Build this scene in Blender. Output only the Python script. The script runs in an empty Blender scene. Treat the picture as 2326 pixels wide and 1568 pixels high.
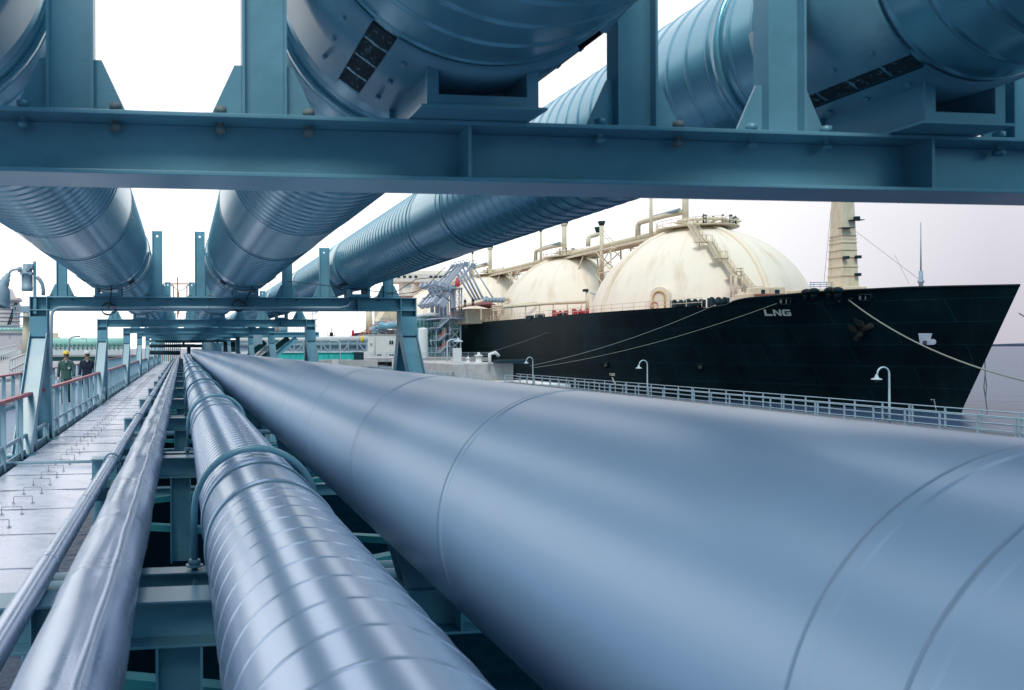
import bpy, math, random
from mathutils import Vector, Matrix
random.seed(7)
PI = math.pi
R = math.radians
# ------------------------------------------------------------------ camera, world, sun, exposure
scene = bpy.context.scene
W_, H_ = 2325.0, 1567.0          # photograph measured at this size
FPX = 1808.0; PX, PY = 631.0, 788.5
YAW = R(6.9); ROLL = 0.004
Fw = Vector((math.sin(YAW), math.cos(YAW), 0))
Rt0 = Vector((math.cos(YAW), -math.sin(YAW), 0))
Zv = Vector((0, 0, 1))
Rt = (Rt0 - Zv*ROLL).normalized(); Up = (Zv + Rt0*ROLL).normalized()
cd = bpy.data.cameras.new('camera'); cam = bpy.data.objects.new('camera', cd)
scene.collection.objects.link(cam); scene.camera = cam
cam.matrix_world = Matrix(((Rt.x, Up.x, -Fw.x, 0), (Rt.y, Up.y, -Fw.y, 0), (Rt.z, Up.z, -Fw.z, 0), (0, 0, 0, 1)))
cd.sensor_width = 36; cd.lens = FPX/W_*36
cd.shift_x = (W_/2-PX)/W_; cd.shift_y = (PY-H_/2)/W_
cd.clip_start = 0.1; cd.clip_end = 20000
cd.dof.use_dof = True; cd.dof.focus_distance = 30; cd.dof.aperture_fstop = 5.0

SUN_EL, SUN_AZ = R(48), R(200)       # azimuth clockwise from +Y
world = bpy.data.worlds.new("World"); scene.world = world; world.use_nodes = True
nt = world.node_tree; nt.nodes.clear()
def N(t, tree=None, **kw):
    n = (tree or nt).nodes.new(t)
    for k, v in kw.items(): setattr(n, k, v)
    return n
sky = N('ShaderNodeTexSky'); sky.sky_type = 'NISHITA'; sky.sun_disc = False
sky.sun_elevation = SUN_EL; sky.sun_rotation = SUN_AZ; sky.dust_density = 4
geo = N('ShaderNodeTexCoord')
sep = N('ShaderNodeSeparateXYZ'); nt.links.new(geo.outputs['Generated'], sep.inputs[0])
# overcast cloud layer: white ahead and to the left, lavender to the right, blue grey behind
def mth(op, a, b=None, c=None, clamp=False, tree=None):
    tree = tree or nt
    m = tree.nodes.new('ShaderNodeMath'); m.operation = op; m.use_clamp = clamp
    for i, v in enumerate((a, b, c)):
        if v is None: continue
        if isinstance(v, (int, float)): m.inputs[i].default_value = v
        else: tree.links.new(v, m.inputs[i])
    return m.outputs[0]
def mixc(fac, a, b, tree=None, bt='MIX'):
    tree = tree or nt
    m = tree.nodes.new('ShaderNodeMix'); m.data_type = 'RGBA'; m.blend_type = bt
    for i, v in ((0, fac), (6, a), (7, b)):
        if isinstance(v, (int, float)): m.inputs[i].default_value = v
        elif isinstance(v, tuple): m.inputs[i].default_value = (*v, 1)
        else: tree.links.new(v, m.inputs[i])
    return m.outputs[2]
X_, Y_, Z_ = sep.outputs
cn = N('ShaderNodeTexNoise'); cn.inputs['Scale'].default_value = 2.2; cn.inputs['Detail'].default_value = 4
nt.links.new(geo.outputs['Generated'], cn.inputs['Vector'])
right_f = mth('MULTIPLY_ADD', X_, 2.6, -0.95, clamp=True)             # towards the right hand side
right_f = mth('MULTIPLY', right_f, mth('MULTIPLY_ADD', Z_, -1.6, 1.0, clamp=True))
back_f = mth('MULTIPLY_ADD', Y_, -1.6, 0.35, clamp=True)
up_f = mth('MULTIPLY_ADD', Z_, 1.5, -0.35, clamp=True)
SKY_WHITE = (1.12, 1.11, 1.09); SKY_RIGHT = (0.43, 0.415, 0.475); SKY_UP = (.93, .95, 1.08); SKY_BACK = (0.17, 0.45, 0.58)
c1 = mixc(up_f, SKY_WHITE, SKY_UP)
c2 = mixc(right_f, c1, SKY_RIGHT)
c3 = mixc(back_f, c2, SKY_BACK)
c3 = mixc(1.0, c3, mixc(cn.outputs['Fac'], (0.9, 0.9, 0.92), (1.08, 1.08, 1.07)), bt='MULTIPLY')
skm = mixc(1.0, sky.outputs[0], (0.10, 0.10, 0.10), bt='MULTIPLY')
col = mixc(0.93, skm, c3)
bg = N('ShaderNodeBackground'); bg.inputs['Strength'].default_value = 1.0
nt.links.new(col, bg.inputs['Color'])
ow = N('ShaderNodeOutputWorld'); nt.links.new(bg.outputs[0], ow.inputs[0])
sd = bpy.data.lights.new('sun', 'SUN'); sd.energy = 1.4; sd.angle = R(20); sd.color = (1.0, 0.93, 0.84)
sun = bpy.data.objects.new('sun', sd); scene.collection.objects.link(sun)
sdir = Vector((math.sin(SUN_AZ)*math.cos(SUN_EL), math.cos(SUN_AZ)*math.cos(SUN_EL), math.sin(SUN_EL)))
sun.rotation_euler = sdir.to_track_quat('Z', 'Y').to_euler()
scene.view_settings.view_transform = 'Standard'; scene.view_settings.look = 'None'
scene.view_settings.exposure = 0.5; scene.view_settings.gamma = 1.0
scene.view_settings.use_curve_mapping = False

# ------------------------------------------------------------------ helpers
def ray(u, v):
    return Rt*((u-PX)/FPX) + Up*(-(v-PY)/FPX) + Fw
def atY(u, v, Y):
    d = ray(u, v); return d*(Y/d.y)
def atX(u, v, X):
    d = ray(u, v); return d*(X/d.x)
def atZ(u, v, Z):
    d = ray(u, v); return d*(Z/d.z)
def V(*a): return Vector(a)

class MB:
    def __init__(s): s.v = []; s.f = []; s.sm = []; s.mi = {}; s.mat2 = None
    def add(s, vs, fs, smooth=False):
        o = len(s.v); s.v += [tuple(p) for p in vs]
        s.f += [tuple(i+o for i in f) for f in fs]; s.sm += [smooth]*len(fs)
        return s
    def box(s, x0, x1, y0, y1, z0, z1):
        vs = [(x, y, z) for z in (z0, z1) for y in (y0, y1) for x in (x0, x1)]
        return s.add(vs, [(0,2,3,1),(4,5,7,6),(0,1,5,4),(2,6,7,3),(0,4,6,2),(1,3,7,5)])
    def obox(s, c, a, b, d):       # centre and three half-axis vectors
        c = Vector(c); vs = [c+a*i+b*j+d*k for k in (-1,1) for j in (-1,1) for i in (-1,1)]
        return s.add(vs, [(0,2,3,1),(4,5,7,6),(0,1,5,4),(2,6,7,3),(0,4,6,2),(1,3,7,5)])
    def bar(s, p, q, w, h, side=None):  # rectangular bar p to q, w along side dir, h along the other
        p = Vector(p); q = Vector(q); ax = (q-p); L = ax.length; ax = ax/L
        sd_ = Vector(side) if side is not None else (V(0,0,1).cross(ax) if abs(ax.z) < .99 else V(1,0,0))
        sd_ = (sd_ - ax*sd_.dot(ax)).normalized(); o = ax.cross(sd_)
        return s.obox((p+q)/2, sd_*w/2, o*h/2, ax*L/2)
    def hbeam(s, p, q, depth, bf, dd, tf=.016, tw=.012):   # dd: direction of depth (flange offset)
        p = Vector(p); q = Vector(q); ax = (q-p); L = ax.length; ax /= L
        dd = Vector(dd); dd = (dd-ax*dd.dot(ax)).normalized(); o = ax.cross(dd); c = (p+q)/2
        s.obox(c+dd*(depth/2-tf/2), o*bf/2, dd*tf/2, ax*L/2)
        s.obox(c-dd*(depth/2-tf/2), o*bf/2, dd*tf/2, ax*L/2)
        return s.obox(c, o*tw/2, dd*(depth/2-tf), ax*L/2)
    def tube(s, pts, r, n=8, cap=True, closed=False):
        pts = [Vector(p) for p in pts]; rings = []; m = len(pts)
        rr = r if isinstance(r, (list, tuple)) else [r]*m
        ref = None
        for i, p in enumerate(pts):
            if closed: t = pts[(i+1) % m]-pts[i-1]
            else: t = (pts[min(i+1, m-1)]-pts[max(i-1, 0)])
            t.normalize()
            if ref is None: ref = V(0,0,1) if abs(t.z) < .9 else V(1,0,0)
            a = (ref-t*ref.dot(t)).normalized(); ref = a; b = t.cross(a)
            rings.append([p+(a*math.cos(2*PI*k/n)+b*math.sin(2*PI*k/n))*rr[i] for k in range(n)])
        vs = [p for g in rings for p in g]; fs = []
        for i in range(m if closed else m-1):
            j = (i+1) % m
            for k in range(n):
                k2 = (k+1) % n; fs.append((i*n+k, i*n+k2, j*n+k2, j*n+k))
        s.add(vs, fs, n > 5)
        if cap and not closed:
            o = len(s.v)-len(vs)
            s.f += [tuple(o+k for k in reversed(range(n))), tuple(o+(m-1)*n+k for k in range(n))]; s.sm += [False]*2
        return s
    def cyl(s, p, q, r, n=12, r2=None): return s.tube([p, q], [r, r if r2 is None else r2], n)
    def lathe(s, c, ax, prof, n=24, a0=0., a1=2*PI, ref=None):   # prof: (distance along ax, radius)
        c = Vector(c); ax = Vector(ax).normalized()
        ref = Vector(ref) if ref is not None else (V(0,0,1) if abs(ax.z) < .9 else V(1,0,0))
        a = (ref-ax*ref.dot(ax)).normalized(); b = ax.cross(a); full = abs(a1-a0-2*PI) < 1e-6
        m = n if full else n+1; vs = []; fs = []
        for t, r in [q[:2] for q in prof]:
            for k in range(m):
                th = a0+(a1-a0)*k/n; vs.append(c+ax*t+(a*math.cos(th)+b*math.sin(th))*r)
        for i in range(len(prof)-1):
            for k in range(n):
                k2 = (k+1) % m if full else k+1
                if len(prof[i]) > 2: s.mi[len(s.f)+len(fs)] = 1
                fs.append((i*m+k, i*m+k2, (i+1)*m+k2, (i+1)*m+k))
        return s.add(vs, fs, True)
    def prism(s, poly, ex):          # polygon (list of points) extruded by vector ex
        ex = Vector(ex); n = len(poly); vs = [Vector(p) for p in poly]; vs += [p+ex for p in vs]
        return s.add(vs, [tuple(reversed(range(n))), tuple(range(n, 2*n))]+[(i, (i+1) % n, (i+1) % n+n, i+n) for i in range(n)])
    def sphere(s, c, r, n=12, m=8, sc=(1,1,1), z0=-1., z1=1.):
        c = Vector(c); vs = []; fs = []
        for i in range(m+1):
            ph = math.asin(z0)+(math.asin(z1)-math.asin(z0))*i/m
            for k in range(n):
                th = 2*PI*k/n
                vs.append(c+V(math.cos(th)*math.cos(ph)*r*sc[0], math.sin(th)*math.cos(ph)*r*sc[1], math.sin(ph)*r*sc[2]))
        for i in range(m):
            for k in range(n):
                fs.append((i*n+k, i*n+(k+1) % n, (i+1)*n+(k+1) % n, (i+1)*n+k))
        return s.add(vs, fs, True)
    def build(s, name, mat, parent=None, bevel=0, origin=None):
        me = bpy.data.meshes.new(name)
        o0 = Vector(origin) if origin is not None else V(0,0,0)
        vs = [tuple(Vector(p)-o0) for p in s.v] if origin is not None else s.v
        me.from_pydata(vs, [], s.f); me.update()
        me.polygons.foreach_set('use_smooth', s.sm)
        me.materials.append(mat)
        if s.mat2 is not None:
            me.materials.append(s.mat2)
            for k_, v_ in s.mi.items(): me.polygons[k_].material_index = v_
        o = bpy.data.objects.new(name, me); scene.collection.objects.link(o)
        if parent is not None:
            o.parent = parent
            par_o = parent.location if parent.parent is None else V(0,0,0)
            o.location = o0 - parent_world(parent)
        else: o.location = o0
        if bevel:
            b = o.modifiers.new('bevel', 'BEVEL'); b.width = bevel; b.segments = 2; b.limit_method = 'ANGLE'
        return o
def parent_world(p):
    w = V(0,0,0)
    while p is not None: w = w+p.location; p = p.parent
    return w
def tag(o, label=None, cat=None, group=None, kind=None):
    if label: o['label'] = label
    if cat: o['category'] = cat
    if group: o['group'] = group
    if kind: o['kind'] = kind
    return o
def thing(name, loc, label, cat, group=None):
    o = bpy.data.objects.new(name, None); scene.collection.objects.link(o)
    o.location = loc; o.empty_display_size = .2
    return tag(o, label, cat, group)
def dup(o, parent=None, off=None):
    c = o.copy(); scene.collection.objects.link(c)
    if parent is not None: c.parent = parent
    if off is not None: c.location = o.location+Vector(off)
    for ch in list(o.children): dup(ch, c)
    return c
ORD = ['nearest','second','third','fourth','fifth','sixth','seventh','eighth','ninth','tenth','eleventh','twelfth','thirteenth','fourteenth','fifteenth','sixteenth','seventeenth','eighteenth','nineteenth','twentieth']
def ordn(i):
    if i < 20: return ORD[i]
    tens = ['twenty','thirty','forty','fifty','sixty','seventy','eighty','ninety'][(i+1)//10-2]
    u = (i+1) % 10
    return (tens[:-1]+'ieth') if u == 0 else tens+'-'+['','first','second','third','fourth','fifth','sixth','seventh','eighth','ninth'][u]

# ------------------------------------------------------------------ materials
def mat(name, colr, rough=.5, metal=0., var=.12, scale=3., bump=0., coat=0., spec=.5, dirt=None, dirt_amt=.0, dirt_scale=(1,1,1), emis=None, rvar=.1, bscale=None, chips=None, cr=.12):
    m = bpy.data.materials.new(name); m.use_nodes = True; t = m.node_tree
    p = t.nodes['Principled BSDF']
    p.inputs['Roughness'].default_value = rough; p.inputs['Metallic'].default_value = metal
    p.inputs['Specular IOR Level'].default_value = spec
    if coat: p.inputs['Coat Weight'].default_value = coat; p.inputs['Coat Roughness'].default_value = cr
    tc = t.nodes.new('ShaderNodeTexCoord')
    n = t.nodes.new('ShaderNodeTexNoise'); n.inputs['Scale'].default_value = scale; n.inputs['Detail'].default_value = 6; n.inputs['Roughness'].default_value = .6
    t.links.new(tc.outputs['Object'], n.inputs['Vector'])
    a = tuple(c*(1-var) for c in colr); b = tuple(min(1, c*(1+var)) for c in colr)
    mr = t.nodes.new('ShaderNodeMapRange'); mr.inputs[1].default_value = .3; mr.inputs[2].default_value = .7
    t.links.new(n.outputs['Fac'], mr.inputs[0])
    c = mixc(mr.outputs[0], a, b, tree=t)
    if dirt:
        mp = t.nodes.new('ShaderNodeMapping'); mp.inputs['Scale'].default_value = dirt_scale
        t.links.new(tc.outputs['Object'], mp.inputs[0])
        n2 = t.nodes.new('ShaderNodeTexNoise'); n2.inputs['Scale'].default_value = 1.; n2.inputs['Detail'].default_value = 8; n2.inputs['Roughness'].default_value = .7
        t.links.new(mp.outputs[0], n2.inputs['Vector'])
        m2 = t.nodes.new('ShaderNodeMapRange'); m2.inputs[1].default_value = .52; m2.inputs[2].default_value = .78; m2.inputs[4].default_value = dirt_amt
        t.links.new(n2.outputs['Fac'], m2.inputs[0])
        c = mixc(m2.outputs[0], c, dirt, tree=t)
    if chips:
        n4 = t.nodes.new('ShaderNodeTexNoise'); n4.inputs['Scale'].default_value = chips[1]; n4.inputs['Detail'].default_value = 7; n4.inputs['Roughness'].default_value = .75
        t.links.new(tc.outputs['Object'], n4.inputs['Vector'])
        m4 = t.nodes.new('ShaderNodeMapRange'); m4.inputs[1].default_value = chips[2]; m4.inputs[2].default_value = chips[2]+.03; m4.inputs[4].default_value = .85
        t.links.new(n4.outputs['Fac'], m4.inputs[0]); c = mixc(m4.outputs[0], c, chips[0], tree=t)
    t.links.new(c, p.inputs['Base Color'])
    if rvar:
        r = mth('MULTIPLY_ADD', mr.outputs[0], rvar, rough-rvar/2, clamp=True, tree=t); t.links.new(r, p.inputs['Roughness'])
    if bump:
        n3 = t.nodes.new('ShaderNodeTexNoise'); n3.inputs['Scale'].default_value = bscale or scale*2; n3.inputs['Detail'].default_value = 5
        t.links.new(tc.outputs['Object'], n3.inputs['Vector'])
        bp = t.nodes.new('ShaderNodeBump'); bp.inputs['Strength'].default_value = bump; bp.inputs['Distance'].default_value = .02
        t.links.new(n3.outputs['Fac'], bp.inputs['Height']); t.links.new(bp.outputs[0], p.inputs['Normal'])
    if emis: p.inputs['Emission Color'].default_value = (*emis, 1); p.inputs['Emission Strength'].default_value = 1
    return m
M = {}
M['steel'] = mat('blue_grey_paint', (.14, .325, .42), rough=.34, var=.13, scale=2.2, bump=.05, bscale=30, spec=.6, coat=.2, cr=.25, dirt=(.07,.19,.24), dirt_amt=.6, dirt_scale=(1.5,1.5,4), chips=((.20,.10,.05), 3.1, .735))
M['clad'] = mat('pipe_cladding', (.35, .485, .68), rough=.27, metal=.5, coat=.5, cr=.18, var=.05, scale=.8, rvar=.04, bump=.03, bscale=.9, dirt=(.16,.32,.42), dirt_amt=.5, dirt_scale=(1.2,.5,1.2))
M['cladbig'] = mat('smooth_pipe_cladding', (.30, .455, .65), rough=.40, metal=.18, coat=.42, cr=.24, rvar=.05, var=.045, scale=1.1, bump=.05, bscale=1.4, dirt=(.26,.40,.56), dirt_amt=.35, dirt_scale=(3,.7,3))
M['alu'] = mat('aluminium_jacket', (.56, .64, .80), rough=.29, metal=.5, coat=.2, var=.05, scale=3, bump=.2, bscale=4)
M['seam'] = mat('seam_sealant', (.07, .16, .22), rough=.6, var=.1)
M['cladshade'] = mat('shade_tinted_cladding', (.145, .365, .46), rough=.26, metal=.42, coat=.35, cr=.2, var=.06, scale=.8, rvar=.04, bump=.03, bscale=.9, dirt=(.10,.26,.36), dirt_amt=.6, dirt_scale=(1.2,.4,1.2))  # cladding copy tinted darker teal, underside shade put into the base colour
M['seam3'] = mat('faint_seam', (.20, .31, .46), rough=.5)
M['seam2'] = mat('ring_groove', (.13, .24, .32), rough=.5, var=.1)
M['insul'] = mat('exposed_insulation', (.02,.035,.045), rough=.9, var=.3, scale=20, chips=((.16,.27,.33), 38, .57))
M['panel'] = mat('tray_cover_metal', (.72, .73, .84), rough=.30, metal=.1, var=.12, scale=1.7, bump=.25, bscale=2.2, dirt=(.38,.40,.48), dirt_amt=.6, dirt_scale=(2.5,1.2,1), rvar=.25)
M['handle'] = mat('handle_wire', (.30, .31, .36), rough=.5, metal=.4)
M['redrail'] = mat('red_handrail_paint', (.42, .10, .13), rough=.45, var=.15, scale=5)
M['rail'] = mat('pale_blue_rail_paint', (.28, .42, .50), rough=.5, var=.1, scale=5)
M['rail2'] = mat('galvanised_rail', (.27, .36, .43), rough=.5, var=.15, scale=2, metal=.1)
M['rust'] = mat('rusty_bolts', (.20, .24, .25), rough=.7, var=.3, scale=30, dirt=(.30,.14,.05), dirt_amt=.9, dirt_scale=(15,15,15))
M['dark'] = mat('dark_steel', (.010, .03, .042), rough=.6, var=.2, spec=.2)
M['rackshade'] = mat('rack_shade_dark', (.001, .010, .018), rough=.9, var=.3, spec=0)  # near black, the shade under the rack as a colour
M['cable'] = mat('black_cable', (.02, .035, .04), rough=.5)
M['teal'] = mat('teal_girder_paint', (.03, .42, .40), rough=.5, var=.2, scale=.6, dirt=(.02,.28,.28), dirt_amt=.8, dirt_scale=(2,2,.2))
M['tealbrace'] = mat('teal_brace_paint', (.03, .26, .30), rough=.5, var=.15, scale=2)
M['hull'] = mat('black_hull_paint', (.002, .012, .016), rough=.5, var=.5, scale=.12, spec=.12, dirt=(.012,.03,.035), dirt_amt=.7, dirt_scale=(.25,.25,.03))
M['cream'] = mat('cream_tank_paint', (.80, .68, .54), rough=.6, var=.035, scale=.15, spec=.3, dirt=(.60,.44,.28), dirt_amt=.75, dirt_scale=(.22,.22,.015))
M['cream2'] = mat('cream_deck_paint', (.66, .56, .41), rough=.55, var=.12, scale=.8, dirt=(.38,.24,.14), dirt_amt=.6, dirt_scale=(.8,.8,.15))
M['white'] = mat('white_paint', (.62, .61, .61), rough=.5, var=.06, scale=1, dirt=(.45,.42,.40), dirt_amt=.5, dirt_scale=(1,1,.2))
M['concrete'] = mat('pale_concrete', (.38, .36, .36), rough=.85, var=.15, scale=.8, bump=.3, dirt=(.20,.20,.21), dirt_amt=.8, dirt_scale=(1.2,1.2,.25))
M['glass'] = mat('dark_window_glass', (.02, .035, .045), rough=.08, var=.1)
M['red'] = mat('red_paint', (.42, .03, .05), rough=.45)
M['orange'] = mat('orange_paint', (.48, .18, .10), rough=.5)
M['yellow'] = mat('yellow_paint', (.75, .50, .03), rough=.35)
M['lamp'] = mat('lamp_post_paint', (.40, .49, .54), rough=.4)
M['pipegrey'] = mat('lavender_grey_paint', (.33, .365, .45), rough=.42, var=.1, scale=1)
M['green'] = mat('pale_green_pipe_paint', (.30, .55, .47), rough=.4, var=.1)
M['greend'] = mat('dark_green_steel', (.05, .19, .16), rough=.6, var=.2)
M['rope'] = mat('mooring_rope', (.20, .22, .19), rough=.9, var=.25, scale=20)
M['ropedark'] = mat('steel_mooring_wire', (.13, .16, .17), rough=.7)
M['deckred'] = mat('red_oxide_deck', (.36, .14, .15), rough=.7)
M['marking'] = mat('hull_marking_paint', (.58, .57, .46), rough=.6, var=.12, scale=1.2)
M['markwhite'] = mat('white_marking_paint', (.66, .64, .72), rough=.6, var=.06)
M['skin'] = mat('skin', (.42, .22, .15), rough=.5, var=.05)
M['hair'] = mat('dark_hair', (.02, .013, .01), rough=.5)
M['olive'] = mat('green_work_cloth', (.055, .115, .105), rough=.85, var=.15, scale=12, bump=.4)
M['navy'] = mat('dark_navy_cloth', (.012, .018, .045), rough=.85, var=.2, scale=12, bump=.4)
M['boot'] = mat('black_boots', (.01, .01, .012), rough=.5)
M['grating'] = mat('walkway_grating', (.16, .24, .34), rough=.5, var=.15, scale=1.2, metal=.3, bump=.2)
M['land'] = mat('quay_ground', (.30, .30, .33), rough=.9, var=.2, scale=.08, bump=.2)
M['hill'] = mat('far_shore', (.05, .07, .12), rough=.9)
# water
def water_mat():
    m = bpy.data.materials.new('sea_water'); m.use_nodes = True; t = m.node_tree; p = t.nodes['Principled BSDF']
    p.inputs['Base Color'].default_value = (.04, .07, .13, 1); p.inputs['Roughness'].default_value = .28
    p.inputs['IOR'].default_value = 1.33; p.inputs['Specular IOR Level'].default_value = .10
    tc = t.nodes.new('ShaderNodeTexCoord')
    hs = None
    for sc, st in ((.35, .5), (1.4, .35), (.05, .6)):
        mp = t.nodes.new('ShaderNodeMapping'); mp.inputs['Scale'].default_value = (sc, sc*1.7, sc); mp.inputs['Rotation'].default_value = (0,0,.5)
        t.links.new(tc.outputs['Object'], mp.inputs[0])
        n = t.nodes.new('ShaderNodeTexNoise'); n.inputs['Scale'].default_value = 1; n.inputs['Detail'].default_value = 5
        t.links.new(mp.outputs[0], n.inputs['Vector'])
        h = mth('MULTIPLY', n.outputs['Fac'], st/ sc**.5, tree=t)
        hs = h if hs is None else mth('ADD', hs, h, tree=t)
    b = t.nodes.new('ShaderNodeBump'); b.inputs['Strength'].default_value = .55; b.inputs['Distance'].default_value = .5
    t.links.new(hs, b.inputs['Height']); t.links.new(b.outputs[0], p.inputs['Normal'])
    return m
M['water'] = water_mat()

def dome_mat():
    m = mat('cream_dome_paint', (.82, .72, .60), rough=.65, var=.03, scale=.2, spec=.3); t = m.node_tree; p = t.nodes['Principled BSDF']
    base = p.inputs['Base Color'].links[0].from_socket
    tc = t.nodes.new('ShaderNodeTexCoord'); sp = t.nodes.new('ShaderNodeSeparateXYZ'); t.links.new(tc.outputs['Object'], sp.inputs[0])
    ang = mth('ARCTAN2', sp.outputs[1], sp.outputs[0], tree=t)
    cb = t.nodes.new('ShaderNodeCombineXYZ'); t.links.new(mth('MULTIPLY', ang, 5.0, tree=t), cb.inputs[0]); t.links.new(mth('MULTIPLY', sp.outputs[2], .09, tree=t), cb.inputs[1])
    n = t.nodes.new('ShaderNodeTexNoise'); n.inputs['Scale'].default_value = 1.6; n.inputs['Detail'].default_value = 7; n.inputs['Roughness'].default_value = .62; t.links.new(cb.outputs[0], n.inputs['Vector'])
    mr = t.nodes.new('ShaderNodeMapRange'); mr.inputs[1].default_value = .50; mr.inputs[2].default_value = .74; mr.inputs[4].default_value = .75; t.links.new(n.outputs['Fac'], mr.inputs[0])
    n2 = t.nodes.new('ShaderNodeTexNoise'); n2.inputs['Scale'].default_value = .13; t.links.new(tc.outputs['Object'], n2.inputs['Vector'])
    f = mth('MULTIPLY', mr.outputs[0], mth('MULTIPLY_ADD', n2.outputs['Fac'], 2.2, -.45, clamp=True, tree=t), tree=t)
    c = mixc(f, base, (.60, .42, .27), tree=t); t.links.new(c, p.inputs['Base Color']); return m
M['dome'] = dome_mat()
def hull_mat():
    m = M['hull']; t = m.node_tree; p = t.nodes['Principled BSDF']; base = p.inputs['Base Color'].links[0].from_socket
    tc = t.nodes.new('ShaderNodeTexCoord'); sp = t.nodes.new('ShaderNodeSeparateXYZ'); t.links.new(tc.outputs['Object'], sp.inputs[0])
    cb = t.nodes.new('ShaderNodeCombineXYZ'); t.links.new(sp.outputs[1], cb.inputs[0]); t.links.new(sp.outputs[2], cb.inputs[1])
    b = t.nodes.new('ShaderNodeTexBrick'); t.links.new(cb.outputs[0], b.inputs['Vector']); b.inputs['Scale'].default_value = 1; b.inputs['Brick Width'].default_value = 9; b.inputs['Row Height'].default_value = 2.6; b.inputs['Mortar Size'].default_value = .05
    b.inputs['Color1'].default_value = (1,1,1,1); b.inputs['Color2'].default_value = (.55,.6,.65,1); b.inputs['Mortar'].default_value = (1.9,1.9,1.9,1)
    c = mixc(1.0, base, b.outputs[0], tree=t, bt='MULTIPLY')
    n = t.nodes.new('ShaderNodeTexNoise'); mp = t.nodes.new('ShaderNodeMapping'); mp.inputs['Scale'].default_value = (.6,.6,.045); t.links.new(tc.outputs['Object'], mp.inputs[0]); t.links.new(mp.outputs[0], n.inputs['Vector']); n.inputs['Detail'].default_value = 8; n.inputs['Scale'].default_value = 1; n.inputs['Roughness'].default_value = .7
    mr = t.nodes.new('ShaderNodeMapRange'); mr.inputs[1].default_value = .62; mr.inputs[2].default_value = .8; mr.inputs[4].default_value = .5; t.links.new(n.outputs['Fac'], mr.inputs[0])
    c = mixc(mr.outputs[0], c, (.006,.024,.028), tree=t); t.links.new(c, p.inputs['Base Color'])
hull_mat()
# ------------------------------------------------------------------ setting
WZ = -8.0; LEND0 = 118
b = MB(); S_ = 9000
b.add([(-S_, -S_, WZ), (S_, -S_, WZ), (S_, S_, WZ), (-S_, S_, WZ)], [(0,1,2,3)])
tag(b.build('water', M['water']), kind='structure')
# far shore: low land strip on the horizon
b = MB(); pts = []
for i in range(61):
    x = 1200+i*60; h = 9+2*math.sin(i*.7)+1.5*math.sin(i*1.9+1)
    pts.append((x, 3400-(x-1200)*.35, h))
vs = []; fs = []
for i, (x, y, h) in enumerate(pts):
    vs += [(x, y, WZ-1), (x, y, WZ+h*1.1), (x+60, y+300, WZ+h*1.1), (x+60, y+320, WZ-1)]
for i in range(60):
    for k in range(3): fs.append((i*4+k, (i+1)*4+k, (i+1)*4+k+1, i*4+k+1))
b.add(vs, fs); tag(b.build('hills', M['hill']), kind='structure')
b = MB(); b.box(-2.5, 9.0, -16, LEND0, -5.2, -5.0)  # added dark sheet over the water, standing in for shade below the rack
tag(b.build('rack_shade_sheet', M['rackshade']), kind='structure')
# reclaimed land behind the left walkway
b = MB(); b.box(-700, -9, 62, 1500, WZ-2, -4.2); b.box(-9, 30, 235, 1500, WZ-2, -4.2)
tag(b.build('quay', M['land']), kind='structure')

# ------------------------------------------------------------------ portal frames
Y0, S = 3.46, 12.14
BT = .975; BH = .262; BF = .30
P1 = (-1.38, 1.89, .75); P2 = (1.24, 1.89, .75); P3 = (3.48, 1.68, .52)   # overhead pipes x, z, r
XL, XR = -2.68, 4.50
NF = 11
DZ = -1.86
def post_mb(ht, w=.17):
    """a channel guide post, web facing the camera, with a hole near the top"""
    m = MB(); t = .012; d = .10
    # web with hole: built as a frame of quads round a small octagon
    hz = ht-.10; hr = .022
    y0, y1 = -t/2, t/2
    for (yy, flip) in ((y0, 0), (y1, 1)):
        o = len(m.v); oct_ = [(math.cos(PI/4*k+PI/8)*hr, yy, hz+math.sin(PI/4*k+PI/8)*hr) for k in range(8)]
        sq = [(w/2, yy, ht), (-w/2, yy, ht), (-w/2, yy, ht-.2), (w/2, yy, ht-.2), (w/2, yy, 0), (-w/2, yy, 0)]
        vs = oct_+sq
        fs = [(8,9,2,1),(9,10,4,3),(9,3,2),(10,11,6,5),(10,5,4),(11,8,0,7),(11,7,6),(8,1,0),(10,13,12,11)]
        if flip: fs = [tuple(reversed(f)) for f in fs]
        m.add(vs, fs)
    for sx in (-1, 1):
        m.box(sx*w/2-.006+sx*.006, sx*w/2+.006+sx*.006, -d/2, d/2, 0, ht+.004)
    return m
def gusset_mb(sx, w=.17, bl=.13, h=.25, y=0.):
    m = MB(); x0 = sx*(w/2+.0125)
    poly = [(x0, y-.006, .018), (x0+sx*bl, y-.006, .018), (x0+sx*bl, y-.006, .035), (x0+sx*.03, y-.006, h), (x0, y-.006, h)]
    if sx < 0: poly = poly[::-1]
    return m.prism(poly, (0, .012, 0))
def bolt_mb(x, y, z0, z1):
    m = MB(); m.cyl((x, y, z0), (x, y, z1), .013, 8); m.cyl((x, y, z1-.03), (x, y, z1-.005), .026, 6)
    m.cyl((x, y, z0+.005), (x, y, z0+.03), .026, 6)
    return m
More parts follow.
